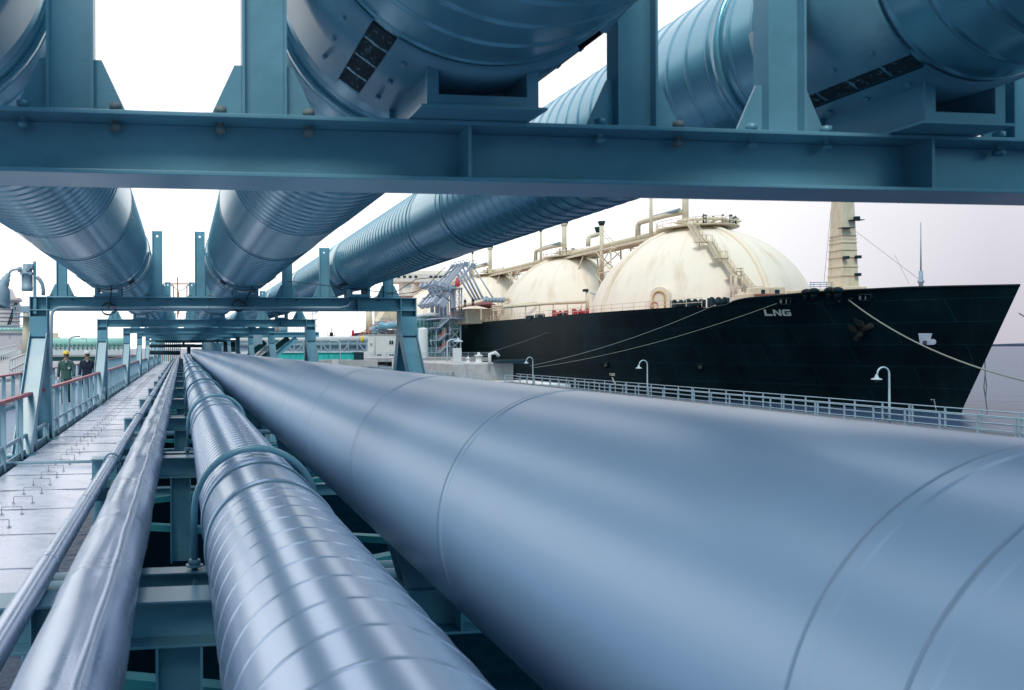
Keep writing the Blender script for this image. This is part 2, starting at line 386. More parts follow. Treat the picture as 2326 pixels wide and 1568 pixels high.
def make_frame(k, Y):
    near = k < 3
    lab = {0: 'blue grey steel portal beam closest to the camera, carrying three big insulated pipes overhead',
           1: 'grey steel portal frame with splayed legs and floodlight at its left end, first whole frame',
           }.get(k, '%s steel portal frame along the pipe rack, counted from the camera' % ordn(k))
    t = thing('portal_frame', (0, Y, DZ), lab, 'steel frame', 'portal frames across the pipe rack')
    XR = 6.4 if k == 0 else 4.50
    m = MB(); m.hbeam((XL-.17, Y, BT-BH/2), (XR+.17, Y, BT-BH/2), BH, BF, (0,0,1), tf=.018, tw=.012)
    m.build('crossbeam', M['steel'], t, bevel=.003 if near else 0)
    for px in (P1[0], P2[0], P3[0]):
        for sy in (-1, 1):
            m = MB(); m.box(px-.007, px+.007, Y+sy*.0065, Y+sy*(BF/2-.004), BT-BH+.0185, BT-.0185)
            m.build('stiffener', M['steel'], t)
    for side, X in (('l', XL), ('r', XR)):
        # knee: flanges left and right, web across
        for sx in (-1, 1):
            m = MB(); m.box(X+sx*.155-.008, X+sx*.155+.008, Y-.148, Y+.148, BT-BH+.019, BT-.019)
            m.build('stiffener', M['steel'], t)
        m = MB(); m.hbeam((X, Y, BT-BH-.001), (X, Y, .22), .326, .30, (1,0,0), tf=.016)
        m.box(X-.146, X+.146, Y-.15, Y-.138, .22, .60)
        m.build('knee', M['steel'], t)
        for sy in (-1, 1):
            m = MB(); p = V(X, Y+sy*.08, .24); q = V(X+(-.10 if side == 'l' else .10), Y+sy*1.22, DZ)
            m.hbeam(p, q, .324, .22, (1,0,0), tf=.015, tw=.012)
            m.box(q.x-.24, q.x+.24, q.y-.2, q.y+.2, DZ-.02, DZ+.012)
            m.build('leg', M['steel'], t)
    # guide posts
    for (px, pz, pr, offl, offr, top) in ((P1[0], P1[1], P1[2], -.885, .92, 2.26), (P2[0], P2[1], P2[2], -.88, .835, 2.26), (P3[0], P3[1], P3[2], -.66, .64, 1.97)):
        for off in (offl, offr):
            pm = post_mb(top-BT-.018); pm.v = [(x+px+off, y+Y, z+BT+.018) for x, y, z in pm.v]
            po = pm.build('guide_post', M['steel'], t)
            if k < 7:
                for sx in (-1, 1):
                    g = gusset_mb(sx); g.v = [(x+px+off, y+Y, z+BT+.0) for x, y, z in g.v]
                    g.build('gusset', M['steel'], po)
                m = MB(); m.box(px+off-.26, px+off+.26, Y-.09, Y+.09, BT+.002, BT+.0175); m.build('base_plate', M['steel'], po)
            if k < 2:
                for bx in (-.19, .19):
                    for by in (-.055, .055):
                        m = bolt_mb(px+off+bx, Y+by, BT-.065, BT+.055); m.build('bolt', M['rust'] if random.random() < .4 else M['steel'], po)
    return t
for k in range(NF): make_frame(k, Y0+S*k)
fb = make_frame(NF, Y0-S); fb['label'] = 'steel portal frame standing behind the photographer'

# ------------------------------------------------------------------ overhead pipes
def bead_profile(y0, y1, r, sp, h=.0085, w=.014, smooth=(), depth=1):
    """y positions with beads each sp metres; smooth: list of (a,b) ranges with no beads, edged by lap bands"""
    pr = [(y0, r)]
    y = y0+sp
    while y < y1:
        ins = [s for s in smooth if s[0] < y < s[1]]
        if not ins:
            pr += [(y-w-.003, r), (y-w, r), (y-w*.45, r+h*.8), (y, r+h), (y+w*.45, r+h*.8), (y+w, r, 1), (y+w+.006, r)]
        y += sp*(1 if y < 45 else 2)
    pr.append((y1, r))
    for a, c in smooth:
        for yy in (a, c, a+.16, c-.16):
            if y0 < yy < y1: pr += [(yy-.008, r), (yy-.006, r), (yy-.005, r+.006), (yy-.003, r+.006), (yy+.028, r+.006), (yy+.03, r+.006), (yy+.031, r), (yy+.033, r)]
    pr.sort(key=lambda q: q[0])
    return pr
PEND = Y0+S*(NF-1)+6
def shoe(px, pz, pr, Y, parent, close):
    top = pz-pr; z0 = BT+.002 if True else 0
    m = MB(); hw = .21 if pr > .6 else .17; hl = .30
    for yy in (Y-hl, Y+hl-.014):                # end frames with rectangular opening
        c0 = z0+.012
        m.box(px-hw-.03, px+hw+.03, yy, yy+.014, c0, c0+.045)
        m.box(px-hw-.03, px-hw+.02, yy, yy+.014, c0+.045, top+.07); m.box(px+hw-.02, px+hw+.03, yy, yy+.014, c0+.045, top+.07)
    for sx in (-1, 1):
        m.box(px+sx*hw-.007, px+sx*hw+.007, Y-hl+.0145, Y+hl-.0145, z0+.012, top+.06)
    m.box(px-hw-.06, px+hw+.06, Y-hl-.02, Y+hl+.02, z0, z0+.011)
    s = m.build('shoe', M['steel'], parent)
    # clamp band wrapped round the lower half of the pipe, with bolted lugs
    if close:
        rb = pr+.028
        m = MB()
        aa = [(R(96), R(141)), (R(150), R(210)), (R(219), R(264))]
        for a0, a1 in aa:
            m.lathe((px, Y, pz), (0,1,0), [(-.36, pr+.004), (-.36, rb), (.36, rb), (.36, pr+.004)], 20, a0, a1)
        m.build('clamp_band', M['steel'], parent)
        for a0, a1 in ((R(141), R(150)), (R(210), R(219))):
            m = MB(); nn = 8
            for q in range(nn+1):
                for w_ in range(13):
                    a = a0+(a1-a0)*q/nn; rr = pr+.005+.003*math.sin(q*2.1+w_*1.7)*math.sin(w_*2.9+q)
                    m.v.append((px+math.sin(a)*rr, Y-.34+.68*w_/12, pz+math.cos(a)*rr))
            for q in range(nn):
                for w_ in range(12): m.f.append((q*13+w_, q*13+w_+1, (q+1)*13+w_+1, (q+1)*13+w_)); m.sm.append(True)
            m.build('insulation_strip', M['insul'], parent)
        for a in (R(204), R(227), R(156), R(133)):
            for yy in (-.24, -.02, .20):
                d = V(math.sin(a), 0, math.cos(a)); m = MB()
                c = V(px, Y+yy, pz)+d*rb; m.cyl(c-d*.005, c+d*.016, .013, 8); m.build('bolt', M['steel'], parent)
def over_pipe(P, name, label, joints, n=72):
    x, z, r = P
    t = thing(name, (x, Y0, z-r), label, 'pipe', 'insulated pipes running over the portal frames')
    pr = bead_profile(-9.5, PEND, r, .185, smooth=joints)
    m = MB(); m.mat2 = M['seam2']; m.lathe((x, 0, z), (0,1,0), pr, n); m.build('cladding', M['cladshade'], t)
    for k in range(NF):
        shoe(x, z, r, Y0+S*k, t, k < 3)
        m = MB(); yy = Y0+S*k+.62
        m.lathe((x, yy, z), (0,1,0), [(0, r+.001), (0, r+.02), (.05, r+.02), (.05, r+.001)], 48); m.build('strap', M['cladshade'], t)
    # dark sealed joints
    for a, c in joints:
        for yy in (a, c):
            m = MB(); m.lathe((x, yy, z), (0,1,0), [(-.010, r+.0005), (-.010, r+.008), (-.002, r+.008), (-.002, r+.0005)], 64)
            m.build('joint_seal', M['seam'], t)
    return t
J1 = [(8.3, 10.6), (14.6, 16.8), (20, 21.5), (26.5, 28.5), (38.5, 40.5), (50, 52)]
op1 = over_pipe(P1, 'overhead_pipe', 'left one of the two largest insulated pipes overhead, grey ribbed cladding', J1)
op2 = over_pipe(P2, 'overhead_pipe', 'large ribbed insulated pipe overhead in the middle, above the bolted saddle', [(7.9, 10.4), (14.4, 16.8), (20.3, 21.6), (26.5, 28.5), (38.5, 40.5), (50, 52)])
op3 = over_pipe(P3, 'overhead_pipe', 'narrower ribbed insulated pipe overhead, nearest to the ship', [(8.9, 10.3), (15.2, 16.4), (21, 22), (27, 28), (39, 40), (50, 52)])
# ------------------------------------------------------------------ lower level pipes and beams
HB = 1.45                        # top of the lower beams below the camera
PA = (-.85, -1.38, .068); PB = (-.418, -1.255, .191); PC = (.49, -1.085, .364); PD = (1.66, -.778, .588)
LEND = 118.
# big smooth pipe
t = thing('lower_pipe', (PD[0], 3, -HB), 'huge smooth grey pipe filling the lower right foreground', 'pipe', 'pipes lying on the lower beams')
pr = []; r = PD[2]; yy = -1.0; k = 0
seams = [-.9, 1.107, 1.32, 3.25, 5.0, 6.8, 8.6, 10.4, 12.2, 14.0, 15.8]+[16+1.8*i for i in range(1, 40)]
pr = [(-9.2, r)]
for i, s_ in enumerate(seams):
    pr += [(s_-.034, r), (s_-.032, r), (s_-.028, r+.003), (s_-.026, r+.003), (s_, r+.003), (s_+.004, r+.003), (s_+.007, r), (s_+.010, r)]
pr.append((LEND, r))
m = MB(); m.lathe((PD[0], 0, PD[1]), (0,1,0), pr, 96); m.build('cladding', M['cladbig'], t)
for s_ in seams[:24]:
    w_ = .004 if s_ < 2 else .010
    m = MB(); m.lathe((PD[0], s_, PD[1]), (0,1,0), [(.0075, r+.0004), (.0085, r+.0022), (.0085+w_, r+.0022), (.0095+w_, r+.0004)], 96); m.build('joint_seal', M['seam3'] if s_ < 2 else M['seam2'], t)
m = MB()
# medium ribbed pipe
t = thing('lower_pipe', (PC[0], 3, -HB), 'medium grey pipe with raised rings, held by big tube loops', 'pipe', 'pipes lying on the lower beams')
r = PC[2]
pr = bead_profile(-9.0, 4.15, r, .225, h=.0028, w=.008)+bead_profile(4.9, 9.9, r, .15, h=.0045)+bead_profile(11.2, LEND, r, .5, h=.006, smooth=[(12.5,13.5),(16, 17),(22,23)])
pr.sort(key=lambda q: q[0])
m = MB(); m.mat2 = M['seam2']; m.lathe((PC[0], 0, PC[1]), (0,1,0), pr, 72); m.build('cladding', M['clad'], t)
for s_ in (4.25, 4.95, 10.2, 11.0, 16.5, 22):
    m = MB(); m.lathe((PC[0], s_, PC[1]), (0,1,0), [(0, r+.001), (.004, r+.013), (.045, r+.013), (.05, r+.001)], 72); m.build('lap_band', M['clad'], t)
    m = MB(); m.lathe((PC[0], s_-.012, PC[1]), (0,1,0), [(0, r+.0005), (.002, r+.007), (.009, r+.007), (.011, r+.0005)], 72); m.build('joint_seal', M['seam'], t)
# crinkled jacket pipe with a standing longitudinal seam
t = thing('lower_pipe', (PB[0], 3, -HB), 'crinkled aluminium jacketed pipe with a standing lengthwise seam', 'pipe', 'pipes lying on the lower beams')
m = MB(); n = 40; vs = []; fs = []; ys = []
y = -6.3
while y < LEND:
    ys.append(y); y += .06 if y < 14 else (.4 if y < 30 else 3)
rnd = random.Random(3)
ph = [rnd.uniform(0, 6) for _ in range(8)]
seg = 0
for j, y in enumerate(ys):
    for k in range(n):
        th = 2*PI*k/n
        w = .0035*math.sin(3*th+ph[0]+y*2.3)+.003*math.sin(5*th+ph[1]-y*3.1)+.0025*math.sin(2*th+y*5.7+ph[2])*math.sin(y*1.3)
        sgm = (y+.2) % 1.35
        lap = .004 if sgm < .06 else 0
        sag = .010*math.sin(y*.9)*0
        rr = PB[2]+w+lap
        if k == 3: rr += .020+.004*math.sin(y*9)
        if k in (2, 4): rr += .003
        vs.append((PB[0]+rr*math.sin(th), y, PB[1]+rr*math.cos(th)))
for j in range(len(ys)-1):
    for k in range(n): fs.append((j*n+k, j*n+(k+1) % n, (j+1)*n+(k+1) % n, (j+1)*n+k))
m.add(vs, [tuple(reversed(f)) for f in fs], True); m.build('jacket', M['alu'], t)
# thin pipe
t = thing('lower_pipe', (PA[0], 3, -HB), 'slim polished pipe beside the cover panels, leftmost of the lower pipes', 'pipe', 'pipes lying on the lower beams')
m = MB(); pr = [(-6.3, PA[2])]
for q in range(30): yy = 1.1+q*2.05; pr += [(yy-.003, PA[2]), (yy, PA[2]), (yy+.002, PA[2]+.004), (yy+.005, PA[2]+.004), (yy+.067, PA[2]+.004), (yy+.07, PA[2]+.004), (yy+.072, PA[2]), (yy+.075, PA[2])]
pr.append((LEND, PA[2])); m.lathe((PA[0], 0, PA[1]), (0,1,0), pr, 32); m.build('jacket', M['alu'], t)

# tube loops (U-bolts) round the medium pipe and the slim pipe
def loop(px, pz, r, Y, tr, zfoot, label, grp, foot=True):
    t = thing('pipe_clamp', (px, Y, zfoot), label, 'pipe clamp', grp)
    R_ = r+tr+.012; pts = []
    pts.append((px-R_, Y, zfoot-.02))
    for i in range(25):
        a = PI-PI*i/24; pts.append((px+math.cos(a)*R_, Y, pz+math.sin(a)*R_))
    pts.append((px+R_, Y, zfoot-.02))
    m = MB(); m.tube(pts, tr, 10); m.build('loop', M['steel'], t)
    for sx in (-1, 1):
        m = MB(); c = V(px+sx*R_, Y, zfoot)
        m.cyl(c+V(0,0,.002), c+V(0,0,.012), tr*2.6, 16); m.cyl(c+V(0,0,.012), c+V(0,0,.045), tr*1.8, 6); m.build('nut', M['steel'], t)
        m = MB(); m.cyl(c+V(0,0,-.3), c+V(0,0,-.012), tr*.8, 10); m.build('rod', M['steel'], t)
BY = [5.66+5.98*k for k in range(0, 9)]
for i, y in enumerate(BY[:7]):
    loop(PC[0]-.0, PC[1], PC[2]+.012, y-.35, .022, -HB-.0, '%s tube loop clamp arching over the ringed pipe' % ordn(i), 'tube loops over the ringed pipe')
for i, y in enumerate([2.75]+[3.9+5.98*k for k in range(1, 6)]):
    loop(PA[0], PA[1], PA[2], y, .011, -HB-.0, '%s small loop clamp over the slim pipe' % ordn(i), 'small loops over the slim pipe')

# lower cross beams
AY = [4.74+5.98*k for k in range(0, 18)]
def cross_beam(Y, i):
    t = thing('cross_beam', (1, Y, -HB-.27), '%s lower steel beam crossing under the pipes' % ordn(i), 'steel beam', 'lower beams under the pipes')
    m = MB(); m.hbeam((-1.18, Y, -HB-.135), (4.4, Y, -HB-.135), .27, .29, (0,0,1)); m.build('beam', M['steel'], t, bevel=.003 if i < 3 else 0)
    m = MB(); m.hbeam((-.02, Y, -HB-.272), (-.02, Y, -HB-1.4), .27, .27, (1,0,0)); m.build('column', M['steel'], t)
    m = MB(); m.hbeam((3.4, Y, -HB-.272), (3.4, Y, -HB-1.4), .27, .27, (1,0,0)); m.build('column', M['steel'], t)
    for px in (-.85, PC[0]+.35, PD[0]):
        m = MB(); m.box(px-.006, px+.006, Y-.14, Y-.008, -HB-.252, -HB-.018); m.build('stiffener', M['steel'], t)
    # saddle under the big pipe
    m = MB()
    for yy in (-.10, .09): 
        pts = [(PD[0]-.33, Y+yy, -HB+.001), (PD[0]+.33, Y+yy, -HB+.001), (PD[0]+.40, Y+yy, PD[1]-.42)]
        for q in range(9):
            a = R(42-84*q/8); pts.append((PD[0]+math.sin(a)*(PD[2]-.0015), Y+yy, PD[1]-math.cos(a)*(PD[2]-.0015)))
        pts.append((PD[0]-.40, Y+yy, PD[1]-.42))
        m.prism(pts, (0, .012, 0))
    m.build('pipe_saddle', M['steel'], t)
for i, y in enumerate(AY): cross_beam(y, i)
def strut_beam(Y, i):
    t = thing('bracket_beam', (.4, Y, -HB-.2), '%s narrow beam carrying the loop clamp feet' % ordn(i), 'steel beam', 'narrow beams for the loop clamps')
    m = MB(); m.hbeam((-.5, Y-.35, -HB-.11), (1.25, Y-.35, -HB-.11), .18, .15, (0,0,1), tf=.012); m.build('beam', M['steel'], t)
for i, y in enumerate(BY): strut_beam(y, i)
# trestle below: girders, braces, cross pipes
t = thing('trestle', (0, 60, -4), 'steel trestle under the pipe rack with teal bracing', 'trestle')
for x in (-2.9, 4.7):
    m = MB(); m.hbeam((x, -3, -HB-.85), (x, LEND, -HB-.85), .5, .3, (0,0,1), tf=.02); m.build('girder', M['steel'], t)
for i in range(12):
    y = 1.6+i*6
    m = MB(); m.hbeam((-3, y+2.2, -2.85), (4.8, y+2.2, -2.85), .22, .2, (0,0,1)); m.build('lower_beam', M['steel'], t)
    m = MB(); m.bar((-.9, y+.6, -2.72), (4.5, y+3.4, -2.72), .16, .10); m.build('brace', M['tealbrace'], t)
    m = MB(); m.bar((-.9, y+5.6, -2.9), (4.5, y+3.6, -2.9), .16, .10); m.build('brace', M['tealbrace'], t)
for i in range(9):
    y = Y0+S*i
    for x in (-2.7, 4.5):
        m = MB(); m.cyl((x, y, -2.3), (x, y, WZ-2), .35, 16); m.build('pile', M['steel'], t)
for i in range(7):
    t = thing('crossing_pipe', (0, 6.9+i*12, -2.1), 'pair of thin pipes crossing under the rack, %s pair' % ordn(i), 'pipe', 'thin pipes crossing under the rack')
    for q in (0, .17):
        m = MB(); m.cyl((-2.6, 6.9+i*12+q*1.5, -2.02), (4.4, 6.9+i*12+q*1.5, -2.02), .055, 14); m.build('tube', M['rail'], t)
# ------------------------------------------------------------------ cover panels beside the walkway
t = thing('cable_tray', (-1.9, 30, -1.98), 'long steel tray under the pale cover panels', 'cable tray')
m = MB(); m.box(-2.60, -1.19, -1, 112, -1.97, -1.915); m.build('tray_bottom', M['steel'], t)
for x in (-2.60, -1.20):
    m = MB(); m.box(x, x+.012, -1, 112, -1.9145, -1.872); m.build('side', M['steel'], t)
def panel_tree(Y, L, i):
    t = thing('cover_panel', (-1.89, Y, -1.86), '%s pale metal cover panel beside the walkway, counted from the camera' % ordn(i), 'cover panel', 'cover panels over the cable tray')
    return t
L = 1.27; proto = None
def panel_mb(L, seed):
    rn = random.Random(seed); m = MB(); nx, ny = 8, 6; vs = []; fs = []
    for j in range(ny+1):
        for i in range(nx+1):
            x = -.71+1.42*i/nx; y = .004+(L-.008)*j/ny
            z = .004*math.sin(i*1.1+seed)*math.sin(j*.9+seed*2)+rn.uniform(-.001, .001)
            vs.append((x, y, z))
    for j in range(ny):
        for i in range(nx): fs.append((j*(nx+1)+i, j*(nx+1)+i+1, (j+1)*(nx+1)+i+1, (j+1)*(nx+1)+i))
    m.add(vs, fs, True)
    for (x0, x1, y0, y1) in ((-.71,.71,.004,.006),(-.71,.71,L-.006,L-.004),(-.71,-.708,.006,L-.006),(.708,.71,.006,L-.006)):
        m.box(x0, x1, y0, y1, -.03, .004)
    m.box(-.71, .71, L-.05, L+.015, .006, .010)
    return m
def handle_mb():
    m = MB(); m.tube([(-.11,0,.0), (-.11,0,.075), (-.105,0,.085), (.105,0,.085), (.11,0,.075), (.11,0,0)], .0045, 8)
    for x in (-.11, .11): m.box(x-.02, x+.02, -.02, .02, .0055, .009)
    return m
meshes = [panel_mb(L, s) for s in range(4)]
objs = {}
for i in range(70):
    Y = .62+L*i-1.27
    s = i % 4
    t = panel_tree(Y, L, i)
    if s not in objs:
        p = meshes[s].build('cover', M['panel'], None); p.parent = t
        hs = []
        for hy in (.30, L-.32):
            h = handle_mb().build('handle', M['handle'], None); h.parent = t; h.location = (0, hy+random.uniform(-.03, .03), .004); hs.append(h)
        objs[s] = (p, hs)
    else:
        p, hs = objs[s]
        for o in [p]+(hs if i < 45 else []):
            c = o.copy(); scene.collection.objects.link(c); c.parent = t; c.location = o.location
# conduit crossing on the panels near frame 1
t = tag(MB().tube([(-2.75, 12.9, -1.80), (-2.6, 12.9, -1.80), (-1.2, 12.95, -1.81)], .025, 8).build('conduit', M['rail']), 'thin conduit lying across the cover panels near the first whole frame', 'conduit')

# ------------------------------------------------------------------ walkway and railings on the left
m = MB(); m.box(-5.35, -2.72, -2, 108, -2.02, -1.90); tag(m.build('walkway', M['grating']), kind='structure')
def left_rail(x, name_label, sp=1.34):
    t = thing('railing', (x, 20, -1.86), name_label, 'railing', 'red topped walkway railings')
    m = MB(); m.box(x-.05, x+.05, -1.5, 106, -.86, -.80); m.build('handrail', M['redrail'], t, bevel=.01)
    for z in (-1.54,): m = MB(); m.box(x-.02, x+.02, -1.5, 106, z-.03, z+.03); m.build('mid_rail', M['rail'], t)
    m = MB(); m.box(x-.012, x+.012, -1.5, 106, -1.899, -1.78); m.build('toe_board', M['rail'], t)
    y = 1.9; n = 0; rest = MB()
    while y < 106:
        mm = MB() if n < 60 else rest
        mm.box(x-.06, x-.022 if x > -3 else x-.022, y-.008, y+.008, -1.9, -.861); mm.box(x-.055, x+.055, y-.055, y-.0085, -1.775, -.861) if False else None
        mm.box(x+.022, x+.06, y-.008, y+.008, -1.9, -.861)
        mm.box(x-.06, x+.06, y+.0085, y+.02, -1.9, -.861)
        if n < 60: mm.build('post', M['rail'], t)
        y += sp; n += 1
    rest.build('far_posts', M['rail'], t)
left_rail(-2.74, 'red topped railing between the walkway and the cover panels')
left_rail(-5.3, 'red topped railing on the far side of the walkway', 1.34)
# ------------------------------------------------------------------ the ship
M['bridge'] = mat('bridge_cream_paint', (.78, .68, .60), rough=.6, var=.08, scale=.5)
XC = 90.6
edge = [(900,746),(1049.6,736.5),(1220,724.9),(1362,711.9),(1516,703),(1626,697.6),(1650,694),(1668,684),(1690,679.5),(1700,678),(1867,663.2),(2089,653),(2316,648.7),(2400,647)]
def interp(tab, x):
    if x <= tab[0][0]: return tab[0][1]
    for (a, b), (c, d) in zip(tab, tab[1:]):
        if x <= c: return b+(d-b)*(x-a)/(c-a)
    return tab[-1][1]
hbd_t = [(76.3,0),(77,.8),(78.7,2.7),(80.5,4.7),(82.5,6.9),(86,10.0),(90,13.0),(95,15.6),(102,17.8),(110,19.6),(124,21.6),(150,22),(300,22),(325,20),(336,17)]
def proj(p):
    p = Vector(p); z = p.dot(Fw); return PX+FPX*p.dot(Rt)/z, PY-FPX*p.dot(Up)/z
def deck_z(Y):
    hb = interp(hbd_t, Y)
    if Y > 103: return 5.6
    X = XC-hb; u, _ = proj((X, Y, 5)); v = interp(edge, u)
    d = ray(u, v); return d.z*(Y/d.y)
def hb_w(Y): 
    s = max(0, Y-83); return 22*math.sin(PI/2*min(1, s/62))**.95 if Y < 290 else 22-(Y-290)*.25
def yw(Y):
    return Y+6.7*max(0, 1-(Y-76.3)/80)
DZT = {}
def stn(Y, z):
    zd = DZT.setdefault(round(Y, 3), deck_z(Y)); t = (z+8)/(zd+8)
    Yw = yw(Y)
    if t < 0: return Yw+(0 if Yw > 84 else -t*0), hb_w(Yw)
    return Yw+(Y-Yw)*t, hb_w(Yw)+(interp(hbd_t, Y)-hb_w(Yw))*t**1.5
def side_x(Y, z):       # port side X at a given world Y and z
    a = Y-7.5; b_ = Y
    for _ in range(24):
        c = (a+b_)/2
        if stn(max(76.3, c), z)[0] > Y: b_ = c
        else: a = c
    return XC-stn(max(76.3, (a+b_)/2), z)[1]
def hull_hit(u, v):
    d = ray(u, v); a, b_ = 60/d.x, 100/d.x
    for _ in range(40):
        c = (a+b_)/2; p = d*c
        if p.x > side_x(p.y, p.z): b_ = c
        else: a = c
    return d*a
ship = thing('gas_tanker', (XC, 200, WZ), 'huge black hulled gas tanker with cream spherical tank domes moored beyond the railings', 'ship')
ST = [76.3,77,77.8,78.7,80.5,82.5,84.5,86.5,88.5,90.5,92.5,94.5,96,97,98,99,100,101,101.5,102,103,106,110,115,120,126,135,150,180,220,260,300,315,325,336]
m = MB(); vs = []; fs = []; NL = 14
for sgn in (-1, 1):
    base = len(vs)
    for Y in ST:
        zd = deck_z(Y)
        for j in range(NL+1):
            z = -9.5+(zd+9.5)*j/NL
            yy, hb = stn(Y, z); vs.append((XC+sgn*hb, yy, z))
    for i in range(len(ST)-1):
        for j in range(NL):
            a = base+i*(NL+1)+j; q = (a, a+1, a+NL+2, a+NL+1)
            fs.append(q if sgn > 0 else tuple(reversed(q)))
n1 = len(ST)*(NL+1)
fs.append(tuple([ (len(ST)-1)*(NL+1)+j for j in range(NL+1)]+[n1+(len(ST)-1)*(NL+1)+j for j in reversed(range(NL+1))]))
m.add(vs, fs, True); m.build('hull', M['hull'], ship)
# deck surface a little below the bulwark top
m = MB(); vs = []; fs = []
for Y in ST:
    yy, hb = stn(Y, deck_z(Y)-.9 if Y < 101 else deck_z(Y)-.12)
    zz_ = deck_z(Y)-.9 if Y < 101 else deck_z(Y)-.12
    vs += [(XC-hb+.05, yy, zz_), (XC+hb-.05, yy, zz_)]
for i in range(len(ST)-1): fs.append((i*2, i*2+1, i*2+3, i*2+2))
m.add(vs, fs); m.build('deck', M['deckred'], ship)
# bulwark capping rail
m = MB(); pts = []
for Y in [y for y in ST if y < 103]:
    yy, hb = stn(Y, deck_z(Y)); pts.append((XC-hb, yy, deck_z(Y)+.05))
m.tube(pts, .14, 6); m.build('capping_rail', M['hull'], ship)
# lettering and marks
def on_hull(poly, u0, v0, u1, v1, skew=0, off=.06):
    out = []
    for (x, y) in poly:
        u = u0+(u1-u0)*x+skew*(1-y); v = v1+(v0-v1)*y
        p = hull_hit(u, v); out.append(p+V(-off, -off*.4, 0))
    return out
def paint(polys, box, name, mt, skew=0, th=.05):
    m = MB()
    for p in polys:
        q = on_hull(p, *box, skew=skew)
        if len(p) == 4:    # subdivide along the length so that it hugs the curved plating
            pass
        m.prism(q, (th, th*.4, 0))
    return m.build(name, mt, ship)
def rect(a, b, c, d): return [(a, b), (c, b), (c, d), (a, d)]
Lp = [rect(0,.0,.28,1), rect(.28,0,1,.28)]
Np = [rect(0,0,.24,1), rect(.76,0,1,1), [(.24,1),(.24,.62),(.76,0),(.76,.38)]]
Gp = [[(.0,.2),(.12,0),(.28,.28),(.28,.72),(.12,1),(0,.8)], [(.12,1),(.28,.76),(.98,.76),(.92,1)], [(.12,0),(1,0),(1,.26),(.28,.26)], rect(.74,.26,1,.58), rect(.5,.40,.74,.58)]
def place(polys, x0, x1): return [[(x0+(x1-x0)*x, y) for x, y in p] for p in polys]
paint(place(Lp, 0, .29)+place(Np, .34, .64)+place(Gp, .68, 1), (1734, 703, 1794, 717.5), 'lettering', M['marking'], skew=3.5)
Tp = [rect(0,.78,1,1), rect(.38,0,.62,.78)]
Up_ = [rect(0,.2,.26,1), rect(.74,.2,1,1), rect(.0,0,1,.2)]
paint(place(Tp, 0, .28)+place(Up_, .36, .62)+place(Gp, .7, 1), (1384, 847.5, 1396, 853.5), 'tug_lettering', M['marking'])
paint([[(0,1),(.35,1),(1,0),(.75,0)]], (1389, 857, 1397, 871), 'tug_mark', M['marking'])
blb = [(0,1),(.78,1),(.74,.72),(.66,.52)]
for q in range(9):
    a = R(120-210*q/8); blb.append((.83+.17*math.cos(a), .25+.25*math.sin(a)))
blb = [(0,1),(.78,1),(.68,.5),(.76,.5)]+[(.82+.18*math.cos(R(90-180*q/8)), .25+.25*math.sin(R(90-180*q/8))) for q in range(9)]+[(.1,0)]
paint([blb], (2085.5, 757, 2126, 783), 'bow_mark', M['markwhite'])
m = MB(); cx, cy, rr = 2101, 778.5, 4.6
for k in range(4):
    a0 = k*PI/2+.18; pts = [(0,0)]+[(math.cos(a0+.4*q*.62), math.sin(a0+.4*q*.62)) for q in range(6)]
    pts = [(p[0]*1.0+.12*math.cos(k*PI/2+PI/4), p[1]+.12*math.sin(k*PI/2+PI/4)) for p in pts]
    m.prism([hull_hit(cx+p[0]*rr, cy-p[1]*rr)+V(-.14,-.06,0) for p in pts], (.04,.02,0))
m.build('thruster_mark', M['hull'], ship)
dm = MB()
for k in range(8):
    dm = MB(); q = on_hull(rect(0,0,1,1), 2120+k*.9, 907+k*4.4, 2122.6+k*.9, 909+k*4.4); dm.prism(q, (.04,.02,0)); dm.build('draught_mark', M['markwhite'], ship)
dm = MB(); q = on_hull(rect(0,0,1,1), 2114, 906.5, 2117, 908.5); dm.prism(q, (.04,.02,0)); dm.build('draught_mark', M['markwhite'], ship)
def fairlead(u0, v0, u1, v1, inner='cream2'):
    um, vm, ru, rv = (u0+u1)/2, (v0+v1)/2, (u1-u0)/2, (v1-v0)/2
    def sup(a): 
        c, s_ = math.cos(a), math.sin(a); return math.copysign(abs(c)**.5, c), math.copysign(abs(s_)**.5, s_)
    P_ = [hull_hit(um+sup(2*PI*k/20)[0]*ru, vm+sup(2*PI*k/20)[1]*rv)+V(-.08,-.03,0) for k in range(20)]
    m = MB(); m.tube(P_, .13, 6, closed=True); f = m.build('fairlead', M['hull'], ship)
    cuts = ((.0,.26),(.5,.62),(.86,1.))
    m = MB()
    for a, b_ in cuts:
        q = [hull_hit(u0+(u1-u0)*x, vm+(rv*.72)*y)+V(-.05,-.02,0) for x, y in ((a+.03,-1),(b_-.02,-1),(b_-.02,1),(a+.03,1))]
        m.prism(q, (.03,.01,0))
    m.build('opening', M[inner], f)
fairlead(1768, 677, 1799, 691); fairlead(1948, 669, 1979, 683); fairlead(1899, 679, 1913, 686, 'cream2'); fairlead(1924, 678, 1938, 685)
fairlead(1372, 823, 1380, 833); fairlead(1585, 827, 1597, 838)
# anchor
m = MB(); c = hull_hit(1962, 752); o = V(-.5,-.2,0)
A_ = lambda u, v: hull_hit(u, v)+o
m.tube([A_(1985, 738), A_(1962, 752)], .35, 8); m.tube([A_(1962, 752), A_(1950, 772)], .35, 8)
for (a, b_, c_, d_) in ((1945,723,1972,745),(1932,737,1956,757)):
    m.prism([A_(a, b_), A_((a+c_)/2+6, (b_+d_)/2-4), A_(c_, d_), A_((a+c_)/2-4, (b_+d_)/2+5)], (-.4,-.2,0))
m.build('anchor', mat('rusty_anchor', (.008,.009,.008), rough=.9, var=.5, scale=.6), ship)

